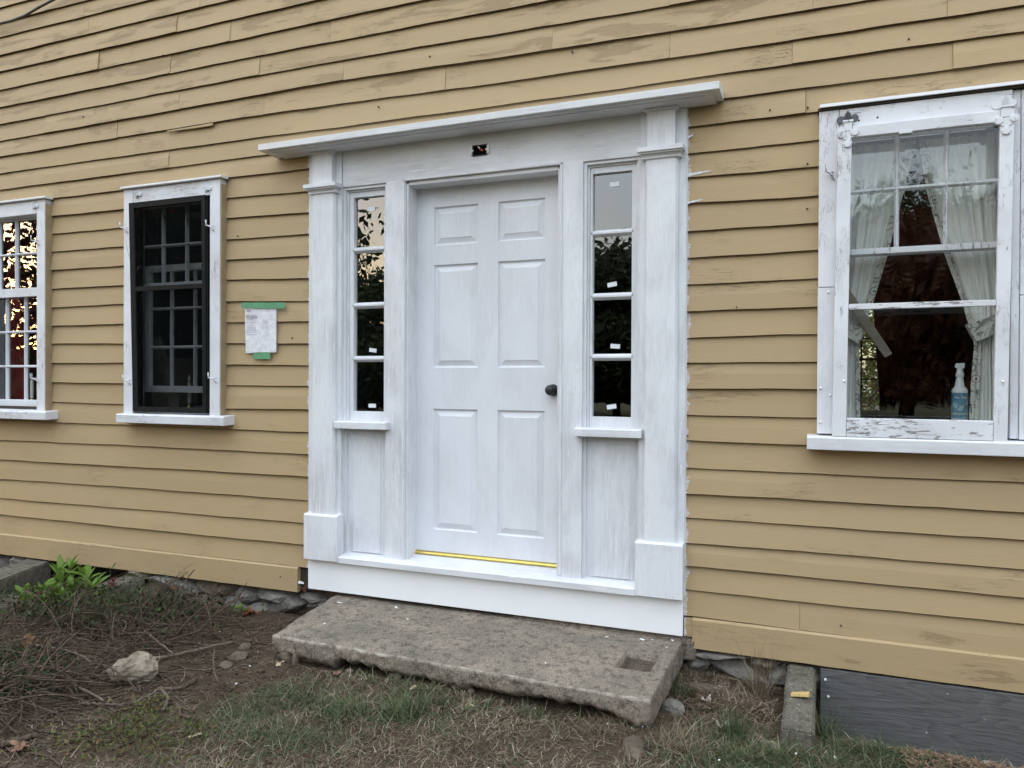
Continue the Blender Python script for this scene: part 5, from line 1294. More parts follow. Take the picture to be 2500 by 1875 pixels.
# crumbs and clods of soil
def clods(name, mat, n, sampler, size, label, seed):
    r = np.random.default_rng(seed); x, y = sampler(r, n); n = len(x); z = ground_h(x, y)
    b = np.array([[1, 0, 0], [-1, 0, 0], [0, 1, 0], [0, -1, 0], [0, 0, 1], [0, 0, -1]], float)
    sz = size[0]+(size[1]-size[0])*r.random(n)**3
    V = b[None]*(sz[:, None, None])*r.uniform(.6, 1.3, (n, 6, 1))+r.normal(0, .2, (n, 6, 3))*sz[:, None, None]; V[:, :, 2] *= .75
    a = r.uniform(0, 6.28, n); ca, sa = np.cos(a), np.sin(a); vx = V[:, :, 0]*ca[:, None]-V[:, :, 1]*sa[:, None]; vy = V[:, :, 0]*sa[:, None]+V[:, :, 1]*ca[:, None]
    V[:, :, 0] = vx+x[:, None]; V[:, :, 1] = vy+y[:, None]; V[:, :, 2] += (z+sz*.25)[:, None]
    t = np.array([[0, 2, 4], [2, 1, 4], [1, 3, 4], [3, 0, 4], [2, 0, 5], [1, 2, 5], [3, 1, 5], [0, 3, 5]])
    me = bpy.data.meshes.new(name); np_mesh(me, V.reshape(-1, 3), (t[None]+np.arange(n)[:, None, None]*6).reshape(-1, 3), 3, mat, False)
    return tag(link(name, me), label, "soil clods", kind='stuff')
clods("soil_clods", 'soil', 9000, lambda r, n: region(r, n, lambda x, y: .25+.75*(1-lawn(x, y))), (.002, .013), "crumbs and small clods of brown soil", 12)
clods("gravel_bits", 'stone_brown', 900, lambda r, n: region(r, n, lambda x, y: .4+.6*(1-lawn(x, y))), (.003, .012), "small gravel bits strewn over the soil", 13)
# longer loose straws lying on the lawn
blades("straw_stems", 'straw', 900, lambda r, n: region(r, n, lambda x, y: .4+lawn(x, y)*.6), (.05, .13), (.0012, .0022), (1.35, 1.55), (-.1, .1), "loose pale straw stems scattered on the ground", "straw", 4, 6, .008, .012)

# ------------------------------------------------------------------ cut vines
STICKS = [(0.007, [(-1.94, -1.039, -0.36), (-1.791, -1.04, -0.36), (-1.634, -1.048, -0.36), (-1.457, -1.102, -0.36), (-1.298, -1.113, -0.36)], "long vine stem arching behind the buff rock to the brown knot"),
(0.005, [(-1.953, -1.034, -0.38), (-1.74, -1.139, -0.38), (-1.528, -1.248, -0.38), (-1.372, -1.303, -0.38), (-1.208, -1.385, -0.38)], "slender vine stem running from the brown knot down to the left"),
(0.007, [(-1.782, -1.013, -0.38), (-1.636, -1.141, -0.38), (-1.487, -1.231, -0.38), (-1.274, -1.301, -0.38), (-1.092, -1.354, -0.38)], "thick curved vine stem ending at a pale cut tip"),
(0.006, [(-1.226, -1.693, -0.39), (-1.339, -1.535, -0.39), (-1.399, -1.42, -0.39), (-1.436, -1.332, -0.39), (-1.378, -1.299, -0.39)], "long straight vine stem rising from the lower left corner"),
(0.005, [(-1.202, -1.367, -0.4), (-1.124, -1.343, -0.4), (-1.031, -1.314, -0.4)], "level pair of straight stems below the buff rock"),
(0.013, [(-1.143, -1.75, -0.4), (-1.137, -1.691, -0.4), (-1.1, -1.625, -0.4)], "thickest root stub at the lower left corner"),
(0.009, [(-1.424, -0.89, -0.4), (-1.319, -0.858, -0.4), (-1.259, -0.76, -0.4), (-1.205, -0.661, -0.4), (-1.15, -0.533, -0.4)], "thick root stretching towards the slab behind the buff rock"),
(0.004, [(-1.561, -0.721, -0.3), (-1.476, -0.7, -0.3), (-1.378, -0.664, -0.3)], "pale level twig raised above the tangle"),
(0.004, [(-1.43, -1.116, -0.39), (-1.391, -1.033, -0.39), (-1.378, -0.912, -0.39)], "thin stem touching the buff rock's left side"),
(0.009, [(-1.043, -1.107, -0.41), (-0.962, -1.073, -0.41), (-0.966, -0.971, -0.41)], "curved root hooking up right of the buff rock"),
(0.008, [(-1.043, -1.107, -0.41), (-0.929, -1.174, -0.41), (-0.854, -1.268, -0.41)], "curved root hooking down right of the buff rock"),
(0.006, [(-0.816, -1.217, -0.41), (-0.751, -1.276, -0.41), (-0.663, -1.281, -0.41)], "bent twig lying on bare soil below the hooked root"),
(0.003, [(-1.104, -0.711, -0.37), (-0.95, -0.885, -0.37), (-0.773, -1.043, -0.37)], "thin wiry stem between the stones and the lawn"),
(0.003, [(-1.025, -0.466, -0.37), (-1.094, -0.289, -0.37), (-1.18, -0.048, -0.35)], "thin stem slanting to the foundation left of the slab"),
(0.006, [(-1.575, -0.703, -0.35), (-1.364, -0.805, -0.35), (-1.231, -0.85, -0.37)], "brown stem falling from the tangle towards the root"),
(0.004, [(-0.745, -1.003, -0.41), (-0.756, -0.907, -0.41)], "short twig on the bare soil left of the lawn"),
(0.006, [(-0.983, -1.302, -0.39), (-0.987, -1.213, -0.39), (-1.004, -1.144, -0.39)], "stem joining the hooked root from the left"),
(0.005, [(-2.34, -0.809, -0.37), (-2.494, -0.632, -0.30)], "straight grey twig sticking up at the left edge"),
(0.006, [(-0.674, -1.471, -0.4), (-0.642, -1.421, -0.4), (-0.612, -1.401, -0.4)], "dark stick at the edge of the lawn near the wood chip"),
(0.0035, [(-1.286, -0.317, -0.39), (-1.233, -0.273, -0.39), (-1.194, -0.216, -0.39)], "pale thin stick near the foundation left of the slab"),
(0.006, [(-1.878, -0.5, -0.42), (-1.866, -0.5, -0.37), (-1.835, -0.5, -0.30), (-1.823, -0.5, -0.23)], "upright cut stem standing in the tangle"),
(0.005, [(-1.80, -0.50, -0.42), (-1.83, -0.51, -0.36), (-1.80, -0.50, -0.30), (-1.77, -0.49, -0.26)], "second upright cut stem, just right of the first")]
def smoothline(pts, n=14, wob=.004, seed=0):
    P_ = [Vector(p) for p in pts]; out = []; rs = random.Random(seed)
    for k in range(n):
        t = k/(n-1)*(len(P_)-1); i_ = min(int(t), len(P_)-2); f_ = t-i_
        p0, p1, p2, p3 = P_[max(i_-1, 0)], P_[i_], P_[i_+1], P_[min(i_+2, len(P_)-1)]
        q_ = .5*((2*p1)+(p2-p0)*f_+(2*p0-5*p1+4*p2-p3)*f_**2+(3*p1-p0-3*p2+p3)*f_**3)
        out.append(q_+Vector((rs.uniform(-wob, wob), rs.uniform(-wob, wob), rs.uniform(-wob, wob))))
    return out
for k, (r_, pts, lab) in enumerate(STICKS):
    L_ = smoothline(pts, 16, .0035, k)
    L_ = [Vector((p.x, p.y, max(p.z, gh(p.x, p.y)+r_*.6))) for p in L_]
    tag(MB().tube(L_, [r_*(1.05-.35*i_/15)*(1+.12*math.sin(i_*2.1+k)) for i_ in range(16)], 7).build("vine_stem", 'vine_light' if k % 2 == 0 else 'vine', None, 0, True), lab, "vine stem", "larger cut vine stems in the bed")
tag(MB().tube(smoothline([(-2.10, -.62, -.46), (-2.13, -.61, -.40), (-2.18, -.60, -.345)], 8, .004, 9), [.030, .026, .022, .022, .02, .018, .016, .014], 9).build("torn_stump", 'stump', None, 0, True), "orange-brown torn stump below the lime green plant", "stump")
tag(rock("root_knot", (.055, .045, .05), (-1.97, -1.03, -.36), 'stump', None, 77, .3, 3, (0, 0, 0), 1, .5), "gnarled brown root knot where several vines meet", "root")
vr = random.Random(21)
m = MB()
for k in range(760):
    if k < 470: x = vr.gauss(-1.72, .40); y = vr.uniform(-1.30, -.30)+(x+1.7)*-.05
    else: x = vr.uniform(-1.75, -1.0); y = -1.28-.55*(x+1.75)*0-vr.uniform(0, .5)
    if x > -1.02 or x < -3.0: continue
    a = vr.uniform(0, math.pi); 
    if vr.random() < .6: a = vr.gauss(.25, .4)
    ln = vr.uniform(.10, .48); up = vr.choice([0, 0, 0, 1, 1])
    z0 = gh(x, y)+vr.uniform(.004, .09); el = vr.uniform(0, .15) if not up else vr.uniform(.3, 1.2)
    if x > -1.3: z0 = gh(x, y)+.006; el = 0; ln *= .7
    r_ = vr.choice([.0015, .002, .0025, .0035, .005]); bend = vr.uniform(-1.6, 1.6)
    pts = []; px, py, pz_ = x, y, z0; n_ = 8
    for j_ in range(n_):
        pts.append((px, py, max(pz_, gh(px, py)+r_)))
        st_ = ln/n_; px += math.cos(a)*math.cos(el)*st_; py += math.sin(a)*math.cos(el)*st_; pz_ += math.sin(el)*st_; a += bend/n_+vr.uniform(-.15, .15); el -= vr.uniform(0, .22)
        if py > -.06: py = -.06
    m.tube(pts, [r_*(1-.4*j_/n_) for j_ in range(n_)], 5)
tag(m.build("vine_tangle", 'vine', None, 0, True, None, False), "tangle of thin cut brown vines left of the doorstep", "vines", kind='stuff')
m = MB()
for k in range(150):
    x = vr.uniform(-1.9, -.75); y = vr.uniform(-1.55, -.25); a = vr.uniform(0, 6.28); ln = vr.uniform(.02, .11); z0 = gh(x, y)+.005
    b_ = a+vr.uniform(-.5, .5)
    x1, y1 = x+math.cos(a)*ln*.5, y+math.sin(a)*ln*.5; x2, y2 = x1+math.cos(b_)*ln*.5, y1+math.sin(b_)*ln*.5
    m.tube([(x, y, z0), (x1, y1, gh(x1, y1)+.008), (x2, y2, gh(x2, y2)+.005)], vr.uniform(.001, .0025), 4)
tag(m.build("twig_litter", 'vine_light', None, 0, False, None, False), "short broken twigs scattered over the bare soil", "twigs", kind='stuff')

m = MB(); tips = []
for k in range(230):
    x = vr.gauss(-1.98, .30); y = vr.uniform(-.85, -.18)
    if x > -1.35 or x < -2.9: continue
    h_ = vr.uniform(.07, .24)*(1-.25*abs(x+2.0)); a = vr.uniform(0, 6.28); ln_ = vr.uniform(0, .10); z0 = gh(x, y)
    p1 = (x+math.cos(a)*ln_*.4+vr.uniform(-.01, .01), y+math.sin(a)*ln_*.2, z0+h_*.55); p2 = (x+math.cos(a)*ln_, min(-.04, y+math.sin(a)*ln_*.5), z0+h_)
    r_ = vr.uniform(.0012, .0035); m.tube([(x, y, z0-.01), p1, p2], [r_, r_*.8, r_*.5], 5)
    for q_ in range(vr.randint(0, 2)):
        b_ = vr.uniform(0, 6.28); l2 = vr.uniform(.03, .10); m.tube([p1, (p1[0]+math.cos(b_)*l2*.5, p1[1]+math.sin(b_)*l2*.3, p1[2]+l2*.35), (p1[0]+math.cos(b_)*l2, p1[1]+math.sin(b_)*l2*.6, p1[2]+l2*.6)], [r_*.7, r_*.5, r_*.3], 4)
    tips += [p1, p2]
tag(m.build("brush_stems", 'vine', None, 0, False, None, False), "upright cut brush stems under the wall left of the doorstep", "brush", kind='stuff')
r9 = np.random.default_rng(77); T_ = np.array(tips)[r9.integers(0, len(tips), 900)]+r9.normal(0, .012, (900, 3))
az9 = r9.uniform(0, 6.28, 900); L9 = r9.uniform(.014, .038, 900); d9 = np.stack([np.cos(az9), np.sin(az9), r9.normal(.2, .4, 900)], -1); s9 = np.stack([-np.sin(az9), np.cos(az9), r9.normal(0, .4, 900)], -1)
V9 = np.stack([T_, T_+d9*(L9*.5)[:, None]+s9*(L9*.2)[:, None], T_+d9*L9[:, None], T_+d9*(L9*.5)[:, None]-s9*(L9*.2)[:, None]], 1)
me = bpy.data.meshes.new("brush_leaves"); np_mesh(me, V9.reshape(-1, 3), np.arange(3600).reshape(-1, 4), 4, 'ivy_dark', False)
tag(link("brush_leaves", me), "small dark leaves left on the cut brush", "leaves", kind='stuff')

# ------------------------------------------------------------------ leafy plants
def leaf_mesh(name, L_, W_, mat, fold=.25, droop=.25, n=6):
    vs = []; fs = []
    for k in range(n+1):
        t = k/n; w_ = W_/2*math.sin(math.pi*min(1, t**.8*1.0))**.9*(1 if k not in (0, n) else 0)
        zc = -droop*L_*t*t; yv = t*L_
        vs += [(-w_, yv, zc+fold*w_), (0, yv, zc), (w_, yv, zc+fold*w_)]
    for k in range(n):
        a = k*3; fs += [(a, a+1, a+4, a+3), (a+1, a+2, a+5, a+4)]
    me = bpy.data.meshes.new(name); me.from_pydata(vs, [], fs); me.materials.append(M[mat]); me.polygons.foreach_set('use_smooth', [True]*len(fs)); return me
def aim(d, roll=0):
    d = Vector(d).normalized(); return (d.to_track_quat('Y', 'Z').to_matrix().to_4x4() @ Matrix.Rotation(roll, 4, 'Y'))
LB = [leaf_mesh("leaf", 1.0, w_, 'leaf_bright', .35, dr) for w_, dr in ((.34, .15), (.42, .35), (.28, .05))]
lp = tag(empty("leafy_plant", (-2.60, -.35, -.42)), "lime green leafy shoots growing before the dark cellar window", "plant")
stems = [[(-2.595, -.36, -.43), (-2.63, -.35, -.306), (-2.655, -.35, -.225)], [(-2.575, -.34, -.43), (-2.59, -.33, -.287), (-2.597, -.33, -.195)], [(-2.72, -.37, -.46), (-2.765, -.37, -.40), (-2.792, -.37, -.345)],
         [(-2.45, -.33, -.40), (-2.449, -.33, -.30), (-2.457, -.33, -.262)], [(-2.40, -.36, -.40), (-2.38, -.36, -.33), (-2.374, -.36, -.285)],
         [(-2.53, -.38, -.42), (-2.52, -.39, -.36), (-2.50, -.40, -.31)], [(-2.66, -.38, -.43), (-2.67, -.39, -.38), (-2.69, -.40, -.33)], [(-2.60, -.40, -.42), (-2.61, -.41, -.37), (-2.60, -.42, -.33)], [(-2.48, -.30, -.42), (-2.50, -.30, -.33), (-2.52, -.30, -.25)],
         [(-2.72, -.50, -.43), (-2.73, -.51, -.38), (-2.75, -.52, -.34)], [(-2.58, -.54, -.43), (-2.57, -.55, -.38), (-2.58, -.56, -.34)], [(-2.44, -.48, -.42), (-2.43, -.49, -.37), (-2.42, -.50, -.34)], [(-2.66, -.32, -.42), (-2.68, -.31, -.30), (-2.70, -.31, -.23)]]
lr = random.Random(4)
for s_ in stems:
    P_ = smoothline(s_, 8, .001, 3); MB().tube(P_, [.004-.0003*i_ for i_ in range(8)], 6).build("stem", 'vine', lp, 0, True)
    for k in range(8):
        p = P_[k]; nl = 2 if k < 7 else 3
        if k == 0: continue
        for q_ in range(nl):
            az = lr.uniform(0, 6.28); el = .35+.5*k/7+lr.uniform(-.2, .2)
            sz = lr.uniform(.085, .145)*(1.0-.2*(k/7))
            o = link("leaf", LB[lr.randrange(3)], lp)
            mt_ = Matrix.Translation(p-WL[lp.name]) @ aim((math.cos(az)*math.cos(el), math.sin(az)*math.cos(el), math.sin(el)), lr.uniform(-.5, .5)) @ Matrix.Scale(sz, 4)
            o.matrix_local = mt_
def scatter_leaves(name, mat, n, sampler, size, label, cat, seed, elr=(-.1, 1.2), wr=.45, hz=(0, .1)):
    r = np.random.default_rng(seed); x, y = sampler(r, n); n = len(x); z = ground_h(x, y)+r.uniform(hz[0], hz[1], n)
    az = r.uniform(0, 2*np.pi, n); el = r.uniform(elr[0], elr[1], n); L_ = r.uniform(size[0], size[1], n); W_ = L_*wr*r.uniform(.7, 1.2, n)
    d = np.stack([np.cos(az)*np.cos(el), np.sin(az)*np.cos(el), np.sin(el)], -1); s = np.stack([-np.sin(az), np.cos(az), r.normal(0, .35, n)], -1)
    u = np.cross(s, d); p = np.stack([x, y, z], -1); V = np.zeros((n, 6, 3))
    V[:, 0] = p; V[:, 1] = p+d*(L_*.45)[:, None]-s*(W_/2)[:, None]+u*(W_*.12)[:, None]; V[:, 2] = p+d*(L_*.5)[:, None]-u*(W_*.05)[:, None]
    V[:, 3] = p+d*(L_*.45)[:, None]+s*(W_/2)[:, None]+u*(W_*.12)[:, None]; V[:, 4] = p+d*L_[:, None]-u*(L_*.12)[:, None]; V[:, 5] = V[:, 4]
    V[:, :, 2] = np.maximum(V[:, :, 2], (ground_h(V[:, :, 0], V[:, :, 1])+.001))
    tri = np.array([[0, 1, 2], [0, 2, 3], [1, 4, 2], [2, 4, 3]]); fc_ = (tri[None]+np.arange(n)[:, None, None]*6).reshape(-1, 3)
    me = bpy.data.meshes.new(name); np_mesh(me, V.reshape(-1, 3), fc_, 3, mat, False); return tag(link(name, me), label, cat, kind='stuff')
def blob(cs):
    def f(r, n):
        w_ = np.array([c[4] for c in cs]); k = r.choice(len(cs), n, p=w_/w_.sum()); c = np.array(cs)[k]
        x = c[:, 0]+r.normal(0, 1, n)*c[:, 2]; y = np.minimum(c[:, 1]+r.normal(0, 1, n)*c[:, 3], -.05); return x, y
    return f
scatter_leaves("low_foliage", 'ivy_dark', 1700, blob([(-2.30, -.32, .28, .10, 3), (-2.0, -.35, .22, .12, 3), (-2.55, -.62, .22, .12, 3), (-1.65, -.40, .18, .12, 1.5), (-2.15, -.62, .25, .12, 2)]), (.018, .048), "dark green low foliage among the cut vines under the wall", "foliage", 31, (-.1, 1.2), .42, (.0, .13))
scatter_leaves("low_foliage", 'ivy_dark', 2600, blob([(-1.78, -1.22, .16, .11, 3), (-1.62, -1.42, .12, .10, 2), (-1.95, -1.12, .12, .10, 2), (-1.55, -1.32, .10, .08, 1)]), (.012, .032), "dark small-leaved ground cover at the left edge", "ground cover", 32, (-.1, 1.1), .5, (.0, .06))
scatter_leaves("low_foliage", 'leaf_olive', 950, blob([(-.86, -1.42, .10, .06, 2), (-.70, -1.50, .14, .08, 3), (-.93, -1.28, .05, .04, 1), (-.60, -1.36, .04, .03, .6), (-.92, -1.62, .12, .08, 1.5)]), (.012, .026), "bronze-green seedlings at the edge of the lawn", "seedlings", 33, (-.1, 1.1), .5, (.0, .045))
# red shoots and small herbs
RL = leaf_mesh("leaf", 1.0, .26, 'leaf_red', .3, .1); DL = leaf_mesh("leaf", 1.0, .40, 'ivy_dark', .3, .25)
def shoot(x, y, h, nl, me_, label, sz, seed, mat='vine', top_only=False):
    s = random.Random(seed); z = gh(x, y)
    p = tag(empty("shoot", (x, y, z)), label, "plant")
    tp = (x+s.uniform(-.02, .02), y+s.uniform(-.01, .01), z+h)
    MB().tube(smoothline([(x, y, z-.01), (x+s.uniform(-.01, .01), y, z+h*.5), tp], 6, .001, seed), .0025, 5).build("stem", mat, p, 0, True)
    for k in range(nl):
        t = (.45+.55*k/nl) if not top_only else (.78+.22*k/nl); az = k*2.4+s.uniform(-.3, .3); el = s.uniform(.5, 1.1) if top_only else s.uniform(-.1, .7)
        o = link("leaf", me_, p); o.matrix_local = Matrix.Translation((s.uniform(-.004, .004)+(tp[0]-x)*t, 0, h*t)) @ aim((math.cos(az)*math.cos(el), math.sin(az)*math.cos(el), math.sin(el))) @ Matrix.Scale(sz*s.uniform(.7, 1.1), 4)
shoot(-2.215, -.34, .19, 12, RL, "tall shoot with a dark red tip right of the lime green plant", .045, 1, 'vine', True)
shoot(-2.62, -.52, .10, 9, RL, "short dark red shoot at the foot of the lime green plant", .035, 2, 'vine', True)
shoot(-2.02, -.30, .12, 8, RL, "small red-tipped shoot in the dark foliage", .030, 3, 'vine', True)
shoot(-1.90, -.16, .155, 9, DL, "slim green sprig against the base board", .040, 4)
shoot(-1.46, -.13, .07, 8, LB[0], "small bright green weed by the foundation left of the slab", .065, 5)
shoot(-1.55, -.52, .07, 8, DL, "dark green sprig at the right edge of the tangle", .06, 6)
shoot(-2.86, -.62, .10, 9, DL, "dark three-leaved sprig at the far left", .055, 7)
shoot(-1.75, -.42, .10, 9, DL, "dark green sprig in the middle of the tangle", .05, 8)
shoot(-2.30, -.46, .12, 10, DL, "dark green sprig just right of the stump", .05, 9)

# ------------------------------------------------------------------ dry leaves, chips
def dryleaf(x, y, size, mat, label, seed, z=None, lobes=5, curl=.35, cat="leaf", tilt=(0, 0)):
    s = random.Random(seed); n = 26; vs = [(0, 0, 0)]; ph = s.uniform(0, 6)
    for k in range(n):
        a = 2*math.pi*k/n; r_ = size*(.62+.30*math.cos(a*lobes+ph)*.8+s.uniform(-.06, .06))*(1.15 if abs(math.cos(a)) > .7 else .8)
        vs.append((r_*math.cos(a), r_*math.sin(a)*.8, curl*size*(abs(math.sin(a+ph)))**1.3+s.uniform(-.06, .1)*size))
    fs = [(0, k+1, (k+1) % n+1) for k in range(n)]
    zz = (gh(x, y) if z is None else z)+.006
    o = MB().add(vs, fs).build("dry_leaf", mat, None, 0, False, (x, y, zz), False); o.rotation_euler = (tilt[0], tilt[1], s.uniform(0, 6)); return tag(o, label, cat)
dryleaf(-1.42, -.10, .085, 'leaf_rust', "large rust-brown leaf by the foundation left of the slab", 1)
dryleaf(-.745, -.67, .038, 'chip_wood', "pale tan leaf on the soil at the slab's left front corner", 2, None, 3, .2)
dryleaf(-1.065, -1.73, .055, 'leaf_dry', "brown maple leaf at the bottom left corner", 3)
dryleaf(-.40, -.70, .035, 'leaf_dry', "curled tan leaf in the grass under the slab edge", 4)
dryleaf(1.165, -.30, .038, 'leaf_dry', "crumpled tan leaf nearest the right end of the slab", 5, None, 3, .6)
dryleaf(1.215, -.32, .036, 'leaf_pale', "pale crumpled leaf right of the tan one by the slab", 6, None, 4, .7)
dryleaf(1.245, -.17, .032, 'leaf_pale', "small pale lobed leaf below the foundation stones", 7, None, 5, .5)
dryleaf(1.305, -.56, .040, 'leaf_pale', "pale grey dry leaf in the grass before the slab's right end", 8, None, 4, .6)
dryleaf(2.315, -.045, .040, 'leaf_pale', "whitish curled leaf against the foot of the grey plywood", 9, None, 4, .9)
dryleaf(2.03, -.13, .075, 'leaf_rust', "rust-brown oak leaf beside the tilted buff stone", 10, None, 5, .35)
dryleaf(-1.98, -.13, .045, 'leaf_rust', "reddish dead leaf on the stones under the base board", 11, -.33, 4, .4)
dryleaf(-1.133, -.005, .022, 'paint_chip', "white paint flake wedged beside the riser board", 12, -.235, 3, .9, "paint flake", (1.3, 0))
dryleaf(-1.12, .0, .034, 'leaf_rust', "brown dead leaves stuffed in the gap beside the riser board", 13, -.275, 4, .8, "leaf", (.9, .3))
def chip(x, y, l, w_, mat, label, rot, z=None, cat="wood chip", group=None, t=.004):
    o = MB().hexa([(-l, -w_, 0), (l*.9, -w_*.8, 0), (l, w_, 0), (-l*.85, w_*.7, 0), (-l*.98, -w_*.9, t), (l*.88, -w_*.8, t), (l*.95, w_*.9, t*1.3), (-l*.85, w_*.7, t)]).build("wood_chip", mat, None, 0, False, (x, y, (gh(x, y) if z is None else z)+.004))
    o.rotation_euler = (random.uniform(-.15, .15), random.uniform(-.15, .15), rot); return tag(o, label, cat, group)
chip(-.565, -1.39, .028, .009, 'chip_wood', "pale wood chip on the soil near the bottom left", 1.2)
chip(.016, -.725, .020, .009, 'chip_wood', "small rectangular wood chip in the grass under the slab", 1.4)
chip(.31, -.755, .022, .006, 'chip_wood', "narrow pale wood sliver in the grass right of the rectangular chip", -.5)
chip(-.31, -.86, .012, .005, 'chip_wood', "tiny wood chip in the dead grass", .3)
chip(1.592, -.36, .036, .017, 'chip_yellow', "yellow-painted wood chip lying on the concrete wall", .0, -.316, "wood chip", None, .012)
chip(-1.36, -.42, .020, .004, 'chip_wood', "pale bark splinter near the thin sticks", 1.1)
cz = lambda x, y: -.268-.020*min(1, max(0, (.035-y)/.70))
for k, (x, y, s_, lab) in enumerate([(-.785, -.12, .013, "white paint chip near the slab's back left corner"), (-.66, -.43, .007, "white paint crumb near the slab's left edge"), (.885, -.075, .012, "largest white paint chip near the slab's back right corner"), (.93, -.062, .006, "small white paint chip beside the largest one"),
                                   (1.02, -.035, .008, "white paint sliver at the slab's back right corner"), (1.01, -.13, .005, "white paint crumb right of the square hole"), (.55, -.50, .005, "white paint crumb in the middle of the slab"), (-.30, -.22, .006, "white paint crumb at the back of the slab"), (.72, -.10, .008, "grey-white chip behind the square hole"), (-.45, -.08, .012, "brown-white flake under the riser board")]):
    chip(x, y, s_, s_*.5, 'paint_chip', lab, k*1.3, cz(x, y), "paint chip", None, .002)
# paint crumbs on the ground
m = MB(); ps = random.Random(9)
for k in range(24):
    x = ps.uniform(-1.2, 2.4); y = -.68-ps.random()**1.5*.6
    if in_slab(np.array([x]), np.array([y]))[0]: continue
    z = gh(x, y)+.012; s_ = ps.uniform(.0015, .004); m.box(x-s_, x+s_, y-s_, y+s_, z, z+s_)
tag(m.build("paint_crumbs", 'paint_chip'), "white paint crumbs sprinkled over lawn and soil", "paint crumbs", kind='stuff')

# ------------------------------------------------------------------ trees across the yard (seen only in the window glass)
def tree(x, y, h, rad, trunk_h, mat, label, seed, n=4200, leafsize=(.10, .22), gap=.0, group="trees across the yard", cat="tree", flatten=.8):
    r = np.random.default_rng(seed); gz = gh(x, y)
    n = int(n*1.7); leafsize = (leafsize[0]*.62, leafsize[1]*.62)
    t = tag(empty("tree", (x, y, gz)), label, cat, group)
    s = random.Random(seed); m = MB()
    m.tube([(x, y, gz-.1), (x+s.uniform(-.2, .2), y, gz+h*.4), (x+s.uniform(-.4, .4), y+s.uniform(-.3, .3), gz+h*.8)], [h*.030, h*.02, h*.008], 8)
    m.build("trunk", 'tree_bark', t, 0, True)
    m = MB(); cl = []
    for k in range(16):
        a = s.uniform(0, 6.28); z0 = gz+s.uniform(trunk_h*.7, h*.7); rr_ = rad*s.uniform(.45, .95); z1 = z0+s.uniform(.05, .35)*h*.6
        e_ = (x+math.cos(a)*rr_, y+math.sin(a)*rr_, min(z1, gz+h*.95)); md = (x+math.cos(a)*rr_*.5, y+math.sin(a)*rr_*.5, (z0+e_[2])/2+.1)
        m.tube([(x, y, z0), md, e_], [h*.010, h*.006, h*.002], 5); cl += [e_, md]
    m.build("branches", 'tree_bark', t, 0, True)
    for k in range(26):
        a = s.uniform(0, 6.28); zz = s.uniform(trunk_h, h); w_ = math.sin(math.pi*min(1, max(.05, (zz-trunk_h*.7)/(h-trunk_h*.7)))**.8); rr_ = rad*w_*math.sqrt(s.random())
        cl.append((x+math.cos(a)*rr_, y+math.sin(a)*rr_, gz+zz))
    cl = np.array(cl); k = r.integers(0, len(cl), n); p = cl[k]+r.normal(0, 1, (n, 3))*np.array([rad*.17, rad*.17, h*.06])
    p = p[(p[:, 2] > gz+trunk_h*.75)]; n = len(p)
    L_ = r.uniform(leafsize[0], leafsize[1], n); d = r.normal(0, 1, (n, 3)); d /= np.linalg.norm(d, axis=1)[:, None]; s2 = np.cross(d, r.normal(0, 1, (n, 3))); s2 /= np.linalg.norm(s2, axis=1)[:, None]
    V = np.stack([p-d*L_[:, None], p+s2*(L_*.45)[:, None], p+d*L_[:, None], p-s2*(L_*.45)[:, None]], 1)
    f_ = (np.array([[0, 1, 2, 3]])[None]+np.arange(n)[:, None, None]*4).reshape(-1, 4)
    me = bpy.data.meshes.new("crown"); np_mesh(me, V.reshape(-1, 3), f_, 4, mat, False); link("crown", me, t, 0, (0, 0, 0))
tree(5.2, -33, 9.6, 5.0, 1.5, 'tree_leaf', "tall dark tree straight across the yard from the right window", 1, 14000, (.18, .4))
tree(4.2, -24, 6.4, 5.2, 1.0, 'tree_red', "broad russet maple across the yard from the right window", 2, 20000, (.14, .32))
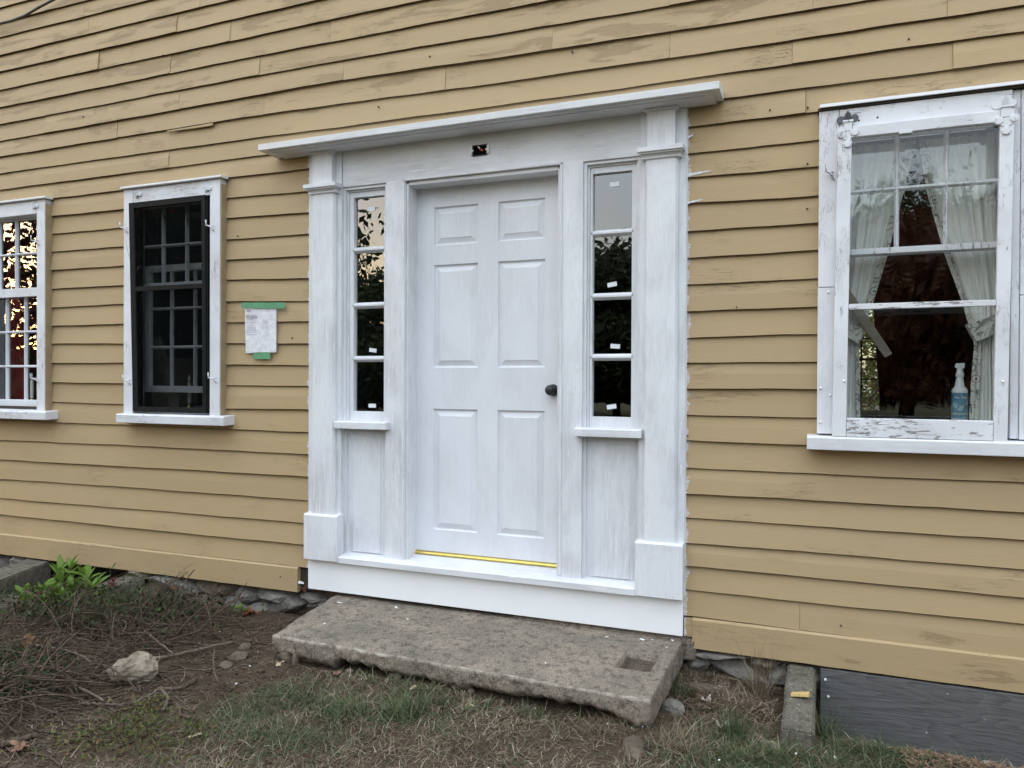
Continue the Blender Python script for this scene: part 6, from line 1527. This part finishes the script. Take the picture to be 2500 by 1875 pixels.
tree(-1.5, -36, 8.6, 4.6, 1.2, 'tree_leaf', "dark tree across the yard right of centre", 3, 12000, (.18, .4))
tree(-8.0, -34, 8.2, 5.0, 1.0, 'tree_leaf', "dark tree across the yard from the right sidelight", 4, 14000, (.18, .4))
tree(-16.5, -25, 5.9, 4.4, .8, 'tree_leaf', "low dark tree across the yard from the left sidelight", 5, 14000, (.14, .3))
tree(-12.5, -36, 6.6, 4.8, .8, 'tree_leaf', "taller dark tree behind the low dark tree", 6, 12000, (.18, .4))
tree(11.5, -30, 9.0, 5.0, 1.4, 'tree_leaf', "dark tree far right across the yard", 7, 7000, (.18, .4))
tree(-14.4, -6.6, 7.5, 3.6, 1.9, 'tree_red', "overhanging maple in the side yard, mirrored in the left edge window", 8, 4200, (.10, .20))
tree(-12.4, -11.4, 8.0, 3.0, .3, 'tree_leaf', "dense dark tree in the side yard, mirrored in the black-framed window", 18, 26000, (.12, .26))
tree(-24, -32, 5.6, 5.0, .5, 'tree_leaf', "rounded dark tree in the far left of the yard", 9, 7000, (.18, .4))
tree(-40, -33, 4.4, 6.0, .2, 'tree_leaf', "low bushy tree on the sunset side, nearer the road", 10, 7000, (.2, .45))
tree(-50, -26, 4.2, 7.0, .2, 'tree_leaf', "low bushy tree farthest towards the sunset", 11, 7000, (.2, .45))
tree(-31, -36, 5.0, 5.5, .2, 'tree_leaf', "low bushy tree left of the rounded dark tree", 12, 7000, (.2, .45))
for k_, (hx2, hy2) in enumerate([(-33, -22), (-41, -27), (-38, -19), (-46, -31), (-29, -27)]):
    tree(hx2, hy2, 2.6, 4.6, .0, 'tree_leaf', ["rounded bush", "broad bush", "low bush", "dense bush", "dark bush"][k_]+" of the far hedge on the sunset side", 60+k_, 5200, (.5, .8), 0, "far hedge", "bush")
tree(20, -26, 9.0, 5.0, 1.4, 'tree_leaf', "dark tree beyond the frame to the right of the yard", 13, 6000, (.2, .4))
# garden behind the house, through the rear window
tree(2.6, 10.0, 2.9, 1.9, .0, 'leaf_olive', "light green shrub in the back garden behind the rear window", 14, 8000, (.05, .12), 0, "garden shrubs", "shrub")
